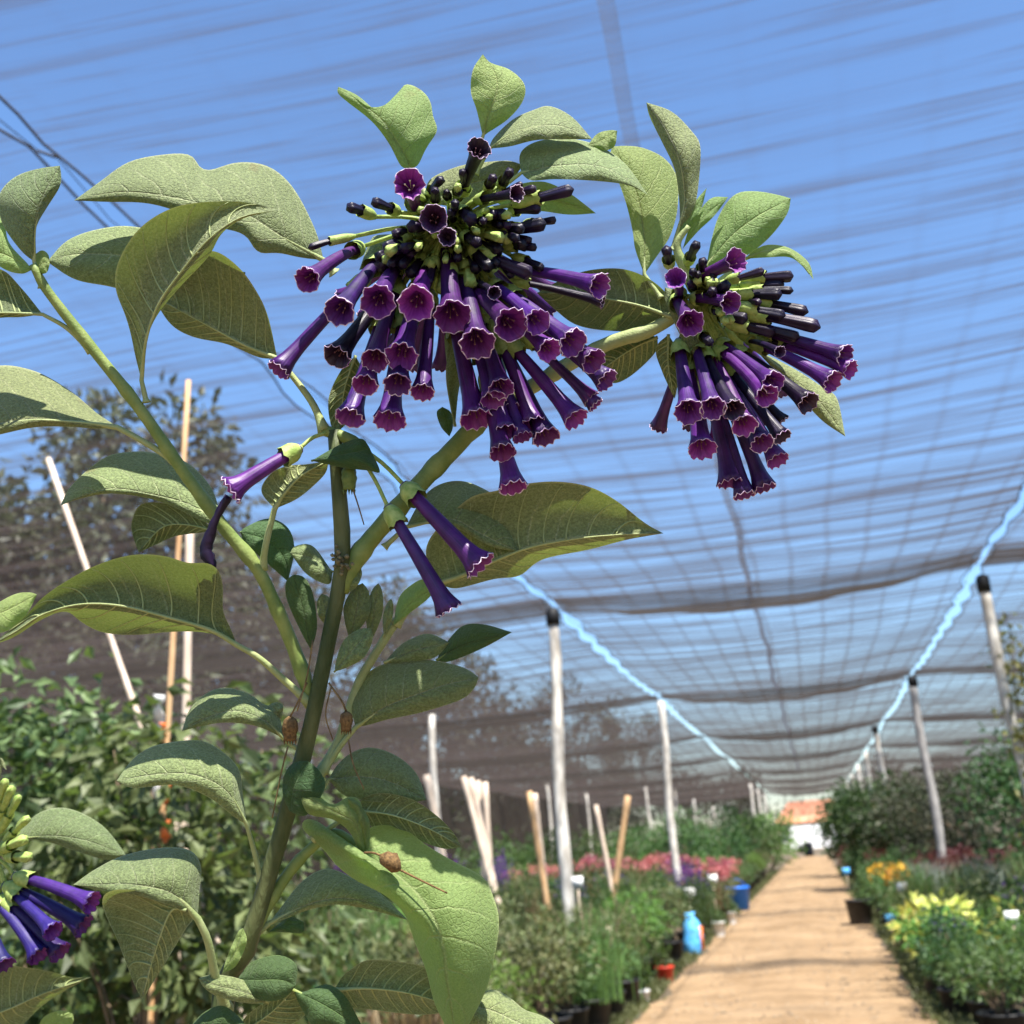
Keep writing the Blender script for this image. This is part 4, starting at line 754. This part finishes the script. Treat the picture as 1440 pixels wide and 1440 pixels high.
def proto(name, kind, h):
    """a potted bed plant: foliage (root mesh) > stem, flower_heads, pot"""
    r0 = .13; hp = .2
    if kind == 'grass':
        V, F, t = blades(420, h, .09, .0035, .22); fm = 'grass'; fl = None
    elif kind == 'straw':
        V, F, t = blades(260, h, .10, .0035, .3); fm = 'straw'; fl = None
    elif kind == 'violet':
        V, F, t = blades(300, h, .09, .004, .18); fm = 'green'; k = t[rng.choice(len(t), 34)]; k[:, 2] += .05; fl = ('violet', np.repeat(k, 10, 0) + rng.normal(0, (.014, .014, .06), (340, 3)), .03, .022)
    elif kind == 'silver':
        V, F, t = blades(380, h, .10, .006, .25); fm = 'silver'; fl = None
    else:
        n = {'yellow': 260, 'pink': 420}.get(kind, 620); pos, d, c = clumps(n, 16, .24, h * .36, h * .6, .12); ls = {'yellow': .11, 'red': .07, 'pink': .05}.get(kind, .055)
        V, F = leaf_cloud(pos, d, ls, ls * .5, .25, .15); fm = {'pink': 'olive'}.get(kind, kind if kind in FM else 'green'); t = c; fl = None
        if kind == 'pink': q, d2, _ = clumps(260, 14, .26, .05, h * .95, .07); fl = ('pink', q, .045, .035)
        if kind == 'orange': fm = 'green'; q, d2, _ = clumps(180, 12, .22, .08, h * .9, .05); fl = ('orange', q, .05, .04)
    V = V + np.array([0, 0, hp]); t = t + np.array([0, 0, hp])
    o = empty(name, (0, 0, 0)); q = mk('foliage', V, F, FM[fm], o, smooth=False); q['kind'] = 'stuff'
    st_ = stems(t - np.array([0, 0, hp]), .004, 9); mk('stem', st_[0] + np.array([0, 0, hp]), st_[1], FM['wood'], o)
    if fl: v, f = leaf_cloud(fl[1] + np.array([0, 0, hp]), unit(len(fl[1])) + np.array([0, 0, .6]), fl[2], fl[3], .3); q = mk('flower_heads', v, f, FM[fl[0]], o, smooth=False); q['kind'] = 'stuff'
    nursery_pot(0, 0, r0, hp, o)
    return o
LAB = {'straw': ('dry_grass_plant', 'reddish dry grass tuft %s', 'grass'), 'grass': ('grass_clump', 'fine upright grass clump %s', 'grass'), 'green': ('potted_shrub', 'mid green potted shrub %s', 'shrub'), 'violet': ('violet_flower_plant', 'violet flower spike plant %s', 'plant'),
 'silver': ('silver_plant', 'silvery narrow leaved tuft %s', 'plant'), 'red': ('red_leaf_plant', 'dark red leafy plant %s', 'plant'), 'yellow': ('yellow_leaf_plant', 'pale yellow leaved plant %s', 'plant'),
 'pink': ('pink_flower_plant', 'dusty pink flowering plant %s', 'plant'), 'orange': ('orange_flower_plant', 'orange yellow flowering plant %s', 'plant'), 'bright': ('bright_green_shrub', 'bright green shrub %s', 'shrub'),
 'olive': ('olive_shrub', 'olive twiggy shrub %s', 'shrub'), 'dark': ('dark_shrub', 'dense dark green shrub %s', 'shrub')}
HT = {'straw': .5, 'grass': .62, 'green': .5, 'violet': .55, 'silver': .5, 'red': .55, 'yellow': .55, 'pink': .55, 'orange': .5, 'bright': .55, 'olive': .55, 'dark': .6}
PRO = {}; USED = set()
def bed(kind, x, y, s, where, sz=None):
    k = (kind, int(rng.integers(0, 3)))
    if k in PRO: o = copy_tree(PRO[k])
    else: o = PRO[k] = proto(LAB[kind][0], kind, HT[kind])
    o.location = (x, y, .002); o.rotation_euler = (0, 0, rng.uniform(0, 6.28)); s *= rng.uniform(.88, 1.14); o.scale = (s, s, (sz or s) * rng.uniform(.9, 1.12))
    tag(o, LAB[kind][1] % where, LAB[kind][2], LAB[kind][0].replace('_', ' ') + 's ' + where); return o
# left bed
for ix, x in enumerate(np.arange(-1.95, -8.6, -.62)):
    y = 5.4 + (ix % 2) * .3 + max(0, ix - 2) * .25
    while y < 44:
        yy = y + rng.normal(0, .08); xx = x + rng.normal(0, .07); c = rng.random()
        if yy < 9.5 and ix >= 2: kind = 'grass' if c < .7 else ('olive' if c < .93 else 'straw')
        elif 21 < yy < 29 and x > -6: kind = 'pink' if c < .85 else 'green'
        elif yy < 15: kind = ('grass', 'olive', 'green', 'green', 'bright', 'straw', 'dark', 'olive')[int(c * 8)]
        elif yy < 21: kind = ('green', 'olive', 'straw', 'grass', 'violet', 'dark')[int(c * 6)]
        else: kind = ('green', 'bright', 'dark', 'olive')[int(c * 4)]
        sc = 1.0 + .25 * rng.random(); 
        bed(kind, xx, yy, sc, ('at the left path edge' if ix == 0 else 'in the left bed') + (' before the nearest white post' if yy < 11.9 else ' between the two white posts' if yy < 21 else ' beyond the second white post'), sc * (1.2 if ix > 1 else 1.0))
        y += .62 if yy < 12 else (.85 if yy < 24 else 1.25)
# right bed
for ix, x in enumerate(np.arange(1.0, 6.0, .62)):
    y = 8.6 + (ix % 2) * .3 + ix * .2
    while y < 44:
        yy = y + rng.normal(0, .08); xx = x + rng.normal(0, .07); c = rng.random()
        if yy < 11.3: kind = ('green', 'bright', 'dark', 'green')[int(c * 4)]
        elif yy < 12.6: kind = 'yellow' if c < .6 and ix < 3 else 'bright'
        elif yy < 16: kind = ('green', 'olive', 'grass', 'green')[int(c * 4)]
        elif yy < 19.5: kind = 'orange' if ix < 1 else ('silver' if c < .7 else 'green')
        elif yy < 26: kind = 'red' if c < .6 and ix > 0 else 'green'
        else: kind = ('green', 'red', 'dark')[int(c * 3)]
        sc = 1.0 + .25 * rng.random(); bed(kind, xx, yy, sc, ('at the right path edge' if ix == 0 else 'in the right bed') + (' before the vine post' if yy < 12.8 else ' between the vine post and grey post' if yy < 21.4 else ' beyond the grey post'), sc * (.85 if yy < 13 else 1.05))
        y += .62 if yy < 14 else (.85 if yy < 24 else 1.25)
# weeds and litter along the two path edges
PS = []
for x0, sg in ((PXL, -1), (PXR, 1)):
    n = 2600; y = 5 + 45 * rng.random(n) ** 1.6; PS.append(np.stack([x0 + sg * (.02 + np.abs(rng.normal(0, .16, n))), y, np.full(n, .01)], 1))
PS = np.vstack(PS); n = len(PS); off = np.repeat(PS, 4, 0) + rng.normal(0, (.03, .03, 0), (n * 4, 3)); d = unit(n * 4); d[:, 2] = np.abs(d[:, 2]) + .5
v, f = leaf_cloud(off, d, .09, .022, .2); tag(mk('edge_weeds', v, f, FM['olive'], smooth=False), 'low weeds and litter growing along both edges of the sandy path', 'weeds', kind='stuff')
# violet flowers leaning over the near right corner of the path
for x, y, s in ((.80, 10.9, .85), (.92, 11.5, .8), (1.75, 11.4, 1.0)):
    o = bed('violet', x, y, s, 'in the near right bed beside the path'); o.rotation_euler = (.1, -.25 if x < 1.2 else 0, rng.uniform(0, 6))

# ------------------------------------------------------------------ young trees and far trees
def tree(name, label, x, y, h, rx, rz, zc, n, k, ls, fm, cat='tree', group=None, cs=.3, tr=.03, nl=8, droop=.25):
    e = tag(empty(name, (x, y, 0)), label, cat, group); o3 = np.array([x, y, 0])
    pos, d, c = clumps(n, k, rx, rz, zc, cs); V, F = leaf_cloud(pos + o3, d, ls, ls * .5, .25, droop)
    G = [tube_geo(crom([(0, 0, 0), (.03 * h * .3, .02, zc * .5), (0, 0, zc + rz * .55)], 10) + o3, np.linspace(tr, tr * .3, 10), 8, .03)]
    for q in c[:nl]: z0 = max(zc - rz, .25 * zc); s0 = np.array([0, 0, z0 + (zc - z0) * rng.uniform(0, .8)]); G.append(tube_geo(crom([s0, s0 * .5 + q * .5 + np.array([0, 0, .05 * h]), q], 7) + o3, np.linspace(tr * .5, tr * .12, 7), 5))
    mk('trunk', *join(*G), FM['wood'], e); q = mk('crown', V, F, FM[fm], e, smooth=False); return e
# leafy saplings on canes close behind the shrub, left
p = atY(60, 1000, 3.3); tree('young_tree', 'leafy potted sapling behind the shrub at the left edge', p[0], 3.3, 2.2, .42, .75, 1.42, 2600, 40, .075, 'bush', cs=.2, tr=.014, nl=14, droop=.7)
p = atY(215, 1000, 3.0); tree('young_tree', 'leafy potted sapling tied to the tall orange cane', p[0], 3.0, 2.1, .36, .72, 1.36, 2200, 36, .075, 'bush', cs=.18, tr=.014, nl=14, droop=.7)
p = atY(345, 1000, 3.8); tree('young_tree', 'leafy potted sapling just left of the main stem', p[0], 3.8, 2.0, .34, .62, 1.28, 1300, 26, .075, 'bush', cs=.2, tr=.014, nl=12, droop=.7)
def cane(a, b, y, r, mat, label, name='garden_cane'):
    t = atY(a[0], a[1], y); q = atY(b[0], b[1], y); d = (q - t) / max(1e-6, t[2] - q[2]); f = q + d * q[2]
    v, fc = tube_geo([f + (t - f) * s + np.array([0, 0, 0]) for s in np.linspace(0, 1, 14)], r * (1 + .12 * (np.arange(14) % 3 == 0)), 7)
    return tag(mk(name, v, fc, mat), label, 'cane')
cane((265, 535), (228, 1160), 2.85, .008, M['bamboo'], 'tall thin orange bamboo cane standing among the left saplings')
cane((68, 645), (122, 800), 3.1, .009, M['cane'], 'pale slanted cane at the left in front of the cloth')
cane((268, 690), (262, 1000), 3.2, .013, M['cane'], 'pale pinkish cane just right of the orange bamboo cane')
cane((600, 1090), (640, 1290), 13, .042, M['cane'], 'pale cane below the white stake left of the bamboo bundle')
for k, (a, b) in enumerate((((652, 1092), (690, 1240)), ((662, 1094), (694, 1240)), ((682, 1100), (690, 1238)), ((672, 1098), (682, 1235)))): cane(a, b, 12 + .1 * k, .032, M['cane'], ('leftmost', 'second', 'rightmost', 'middle')[k] + ' pale bamboo cane in the leaning bundle behind the bright leaf')
cane((744, 1113), (758, 1200), 13, .034, M['bamboo'], 'brownish cane left of the nearest white post'); cane((752, 1116), (762, 1205), 13.2, .03, M['cane'], 'paler cane leaning on the brownish cane by the white post')
cane((883, 1119), (868, 1225), 15, .038, M['bamboo'], 'tan cane slanting to the right between the two white posts'); cane((838, 1132), (852, 1205), 15, .03, M['cane'], 'thin grey cane left of the tan slanting cane')
cane((855, 1300), (860, 1375), 11, .025, M['cane'], 'short cane stub low in the left bed beside the nearest post'); cane((725, 1390), (735, 1440), 9, .02, M['cane'], 'short pale cane stub near the bottom right of the bright leaf')
# white and orange marker ribbons tied on the orange cane
M['ribbon'] = simple('orange_ribbon', (.75, .2, .06), None, rough=.6)
for px, py, w, h, m, lb in ((224, 1000, 12, 50, 'pot_white', 'crumpled white tag tied high on the orange cane'), (222, 1110, 10, 48, 'pot_white', 'white paper tag tied midway down the orange cane'), (234, 1120, 10, 42, 'ribbon', 'orange ribbon tied beside the middle white tag'), (232, 1170, 11, 36, 'ribbon', 'lower orange ribbon on the cane'), (229, 1030, 7, 30, 'ribbon', 'short orange ribbon under the top white tag')):
    c = atY(px, py, 2.82); s = 2.9 / FPX; V = []; n = 7
    for i in range(n):
        for j in (-1, 1): V.append(c + CX * j * w * .5 * s * (1 + .2 * math.sin(i * 2.1)) - CY * (i / (n - 1) - .5) * h * s + np.array([0, .012 * math.sin(i * 1.7 + j), 0]))
    o = mk('plant_tag', V, [(2 * i, 2 * i + 1, 2 * i + 3, 2 * i + 2) for i in range(n - 1)], M[m]); o.modifiers.new('s', 'SOLIDIFY').thickness = .0015; tag(o, lb, 'tag')

# right side trees in the bed
p = atY(1225, 1150, 30); tree('green_tree', 'dense bright green tree right of the path end behind the slim post', p[0] + .1, 30, 2.6, 1.15, .85, 1.65, 3600, 46, .15, 'dark', cs=.42, tr=.05)
p = atY(1180, 1150, 40); tree('green_tree', 'small dark green tree closest to the path end on the right', p[0] + .2, 40, 2.6, 1.0, 1.1, 1.5, 2400, 36, .17, 'dark', cs=.45, tr=.05)
p = atY(1340, 1150, 24); tree('grey_tree', 'broad grey green tree behind the shaded grey post', p[0], 24, 2.6, 1.5, .8, 1.5, 4200, 50, .12, 'grey', cs=.42, tr=.05)
p = atY(1425, 1120, 18); tree('grey_tree', 'darker bushy tree behind the vine post at the right edge', p[0] + .3, 18, 2.6, 1.0, 1.0, 1.6, 2600, 40, .11, 'dark', cs=.4, tr=.05)
p = atY(1100, 1165, 52); tree('green_tree', 'green tree left of the path end by the far posts', p[0] - .6, 52, 2.6, 1.6, 1.0, 1.2, 2600, 36, .2, 'bright', cs=.5, tr=.05)
for px, y, h in sorted(((960, 36, 2.1), (1010, 40, 2.2), (1055, 46, 2.2), (900, 38, 1.9), (840, 42, 1.9), (770, 40, 1.9), (700, 36, 1.8))):
    p = atY(px, 1170, y); tree('hedge_tree', '%s from the left of the tall green shrubs across the far left bed' % {700: 'first', 770: 'second', 840: 'third', 900: 'fourth', 960: 'fifth', 1010: 'sixth', 1055: 'seventh'}[px], p[0], y, h, 1.3, h * .36, h * .62, 1700, 30, .15, 'dark' if px % 20 else 'green', 'shrub', 'tall shrubs across the far left bed', cs=.42, tr=.04)
# vine on the right white post
e = tag(empty('climbing_vine', (2.25, 12.6, 0)), 'sparse climbing vine with small yellow green leaves on the right white post', 'vine'); G = []; PS = []
for a in range(9):
    z = 1.2; x, y = 2.28 + rng.normal(0, .05), 12.70; pts = [(2.22, 12.62, .05), (2.21, 12.64, 1.0)]
    for s in range(6): x += rng.normal(0.03, .13); y += rng.normal(0, .08); z += rng.uniform(.2, .5); pts.append((x, y, min(z, 3.7)))
    c = crom(pts, 40); G.append(tube_geo(c, .006, 5)); PS.append(c[14:] + rng.normal(0, .05, (26, 3)))
mk('vine_stem', *join(*G), FM['wood'], e); PS = np.vstack(PS); PS = np.repeat(PS, 3, 0) + rng.normal(0, .06, (len(PS) * 3, 3)); v, f = leaf_cloud(PS, unit(len(PS)), .09, .055, .2, .4); mk('foliage', v, f, FM['vine'], e, smooth=False)
# trees beyond the cloth
far = [(150, 560, 22, 3.2), (255, 600, 26, 2.6), (40, 700, 24, 3.4), (330, 720, 24, 2.8), (560, 830, 34, 3), (800, 940, 44, 3.6), (880, 985, 52, 3.4), (700, 1000, 40, 3), (450, 800, 28, 3), (-60, 640, 21, 3), (620, 900, 36, 3)]
for px, py, y, rx in far:
    p = atY(px, py, y); p = p if p[0] < XW0 - 2.2 else CAM + ray(px, py) * ((XW0 - 3.5) / ray(px, py)[0]); h = max(p[2], 4)
    tree('far_tree', 'loose grey green tree showing dimly through the cloth on the left', p[0], p[1], h, rx * 1.1, h * .42, h * .58, 4200, 60, .40, 'grey', 'tree', 'trees beyond the cloth', cs=.95, tr=.14, droop=.3)
for i, x in enumerate((-19, -14, -9, -5.2, 5.5, 9.5, 14, 19, 24)): tree('far_tree', 'grey green tree standing beyond the far end cloth', x + rng.normal(0, .5), YEND + 7 + rng.uniform(0, 6), 7, 2.8, 2.6, 3.6, 2200, 40, .36, 'grey', 'tree', 'trees beyond the far end', cs=.95, tr=.14)
for i in range(8): tree('far_tree', 'grey green tree standing beyond the right side cloth', XW1 + 4 + rng.uniform(0, 3), 16 + i * 8, 6, 2.8, 2.2, 3.2, 2000, 36, .34, 'grey', 'tree', 'trees beyond the right cloth', cs=.95, tr=.14)
for i in range(11): tree('far_tree', 'low grey green tree standing close behind the left side cloth', XW0 - 3 - rng.uniform(0, 2), 6 + i * 7.2, 5, 2.9, 1.8, 2.6, 2000, 36, .34, 'grey', 'tree', 'low trees behind the left cloth', cs=.95, tr=.14)

# ------------------------------------------------------------------ things beside the path
def lathe(name, x, y, prof, mat, parent=None, n=20, sx=1, z0=.006):
    V = []; Fc = []
    for r, z in prof: V += [(x + sx * r * math.cos(a), y + r * math.sin(a), z + z0) for a in np.linspace(0, 2 * math.pi, n, endpoint=False)]
    for i in range(len(prof) - 1): Fc += [(i * n + j, i * n + (j + 1) % n, (i + 1) * n + (j + 1) % n, (i + 1) * n + j) for j in range(n)]
    Fc.append(tuple(range(n - 1, -1, -1))); return mk(name, V, Fc, mat, parent)
p = onz(1040, 1281, 0); e = tag(empty('blue_bin', (p[0], p[1], 0)), 'round bright blue plastic bin at the left edge of the path', 'bin')
lathe('body', p[0], p[1], [(.20, 0), (.24, .42), (.255, .43), (.25, .46), (.22, .45), (.2, .1)], M['pot_blue'], e); tube('handle', [(p[0] - .24, p[1], .44), (p[0], p[1] - .05, .62), (p[0] + .24, p[1], .44)], [.008, .008], M['pot_blue'], e, 12, 6)
p = onz(975, 1345, 0); e = tag(empty('blue_sack', (p[0], p[1], 0)), 'upright light blue plastic sack standing at the left path edge', 'sack')
v, f = tube_geo([(p[0] + .02 * math.sin(3 * s), p[1], .01 + .52 * s) for s in np.linspace(0, 1, 10)], [.10, .125, .13, .125, .12, .12, .11, .09, .06, .075], 12, .07); mk('bag', v, f, M['pot_lightblue'], e); v, f = box_geo(p[0] + .11, p[0] + .15, p[1] - .06, p[1] + .04, .08, .36); mk('orange_label', v, f, M['ribbon'], e)
for px, py, mt, lb, r, h in ((936, 1382, 'pot_red', 'red plastic pot low beside the left path edge', .10, .14), (1212, 1302, 'pot_black', 'large black pot at the right path edge beside the orange flowers', .2, .36), (1012, 1318, 'pot_white', 'white pot behind the light blue sack', .10, .2), (1030, 1300, 'pot_white', 'small white pot next to the blue bin', .08, .18), (905, 1412, 'pot_white', 'dusty white pot at the bottom of the left path edge', .07, .1), (880, 1395, 'pot_black', 'black pot among the plants at the lower left path edge', .15, .22)):
    q = onz(px, py, 0); e = tag(empty('plant_pot', (q[0], q[1], 0)), lb, 'pot'); nursery_pot(q[0], q[1], r, h, e, mt)
    pos, d, c = clumps(160, 8, r * .9, .1, h + .12, .07); v, f = leaf_cloud(pos + np.array([q[0], q[1], 0]), d, .06, .03); mk('foliage', v, f, FM['green'], e, smooth=False)
for px, py, y, lb, bl in ((1268, 1248, 13.5, 'white plant label on a stick among the right hand plants', 0), (1423, 1290, 10.5, 'white plant label at the right edge below the vine', 0), (1252, 1291, 15, 'small blue plant label beside the orange flowers', 1), (1190, 1225, 27, 'blue and white label far along the right path edge', 1), (812, 1240, 11.5, 'white plant label beside the nearest left post', 0), (1002, 1236, 20, 'white plant label over the pink flowers', 0), (970, 1256, 17, 'white plant label between pink flowers and blue sack', 0)):
    c = atY(px, py, y); e = tag(empty('plant_label', (c[0], y, 0)), lb, 'label'); s = .055 if y < 16 else .075
    v, f = box_geo(c[0] - s, c[0] + s, y - .004, y + .004, c[2] - s * .9, c[2] + s * .9); mk('plate', v, f, M['pot_lightblue' if bl else 'pot_white'], e); v, f = tube_geo([(c[0], y + .012, 0.0), (c[0], y + .012, c[2] + s * .5)], .008, 6); mk('stick', v, f, M['cane'], e)
# the house and white van at the far end of the path
M['tile'] = simple('terracotta_roof', (.42, .16, .09), (.55, .24, .14), 3, .85, .02, 6); M['plaster'] = simple('pale_plaster', (.55, .52, .46), (.62, .6, .54), 2, .9); M['vanwhite'] = simple('white_van_paint', (.8, .8, .8), None, rough=.3, coat=.4); M['glass'] = simple('dark_glass', (.02, .025, .03), None, rough=.1)
hx, hy = .0, 118.0; e = tag(empty('house', (hx, hy, 0)), 'low house with terracotta roof beyond the end of the path', 'house')
v, f = box_geo(hx - 3.2, hx + 3.2, hy, hy + 8, 0, 2.5); mk('wall', v, f, M['plaster'], e, smooth=False)
V = np.array([(hx - 3.8, hy - .7, 2.5), (hx + 3.8, hy - .7, 2.5), (hx + 3.8, hy + 8.7, 2.5), (hx - 3.8, hy + 8.7, 2.5), (hx - 2.2, hy + 4, 4.6), (hx + 2.2, hy + 4, 4.6)]); mk('roof', V, [(0, 1, 5, 4), (1, 2, 5), (2, 3, 4, 5), (3, 0, 4), (3, 2, 1, 0)], M['tile'], e, smooth=False)
for wx in (-2.6, -.4, 1.6): v, f = box_geo(hx + wx, hx + wx + 1, hy - .04, hy + .02, 1.0, 2.0); mk('window', v, f, M['glass'], e, smooth=False)
vx, vy = .35, 96.0; e = tag(empty('white_van', (vx, vy, 0)), 'white van parked across the end of the path', 'van')
pr = [(-2.3, .35), (2.3, .35), (2.3, 1.1), (1.5, 1.25), (1.0, 1.9), (.7, 2.05), (-2.2, 2.05), (-2.3, 1.9)]
V = [(vx + a, vy + s, z) for s in (-.85, .85) for a, z in pr]; n = len(pr); mk('body', V, [tuple(range(n)), tuple(range(2 * n - 1, n - 1, -1))] + [(i, i + n, (i + 1) % n + n, (i + 1) % n) for i in range(n)], M['vanwhite'], e, smooth=False)
for wx in (-1.5, 1.5):
    for s in (-.86, .86): v, f = tube_geo([(vx + wx, vy + s - .1, .33), (vx + wx, vy + s + .1, .33)], .33, 18); mk('wheel', v, f, M['pot_black'], e)
v, f = box_geo(vx + .25, vx + 1.0, vy - .865, vy - .84, 1.25, 1.75); mk('window', v, f, M['glass'], e, smooth=False)
q = onz(1138, 1206, 0); e = tag(empty('barrel', (q[0], 78, 0)), 'dark barrel standing at the end of the path before the white van', 'barrel'); lathe('body', q[0], 78, [(.28, 0), (.3, .3), (.28, .32), (.3, .6), (.28, .85), (.05, .86)], M['pot_black'], e); lathe('lid', q[0], 78, [(.29, .86), (.29, .89), (.02, .9)], M['pot_black'], e)
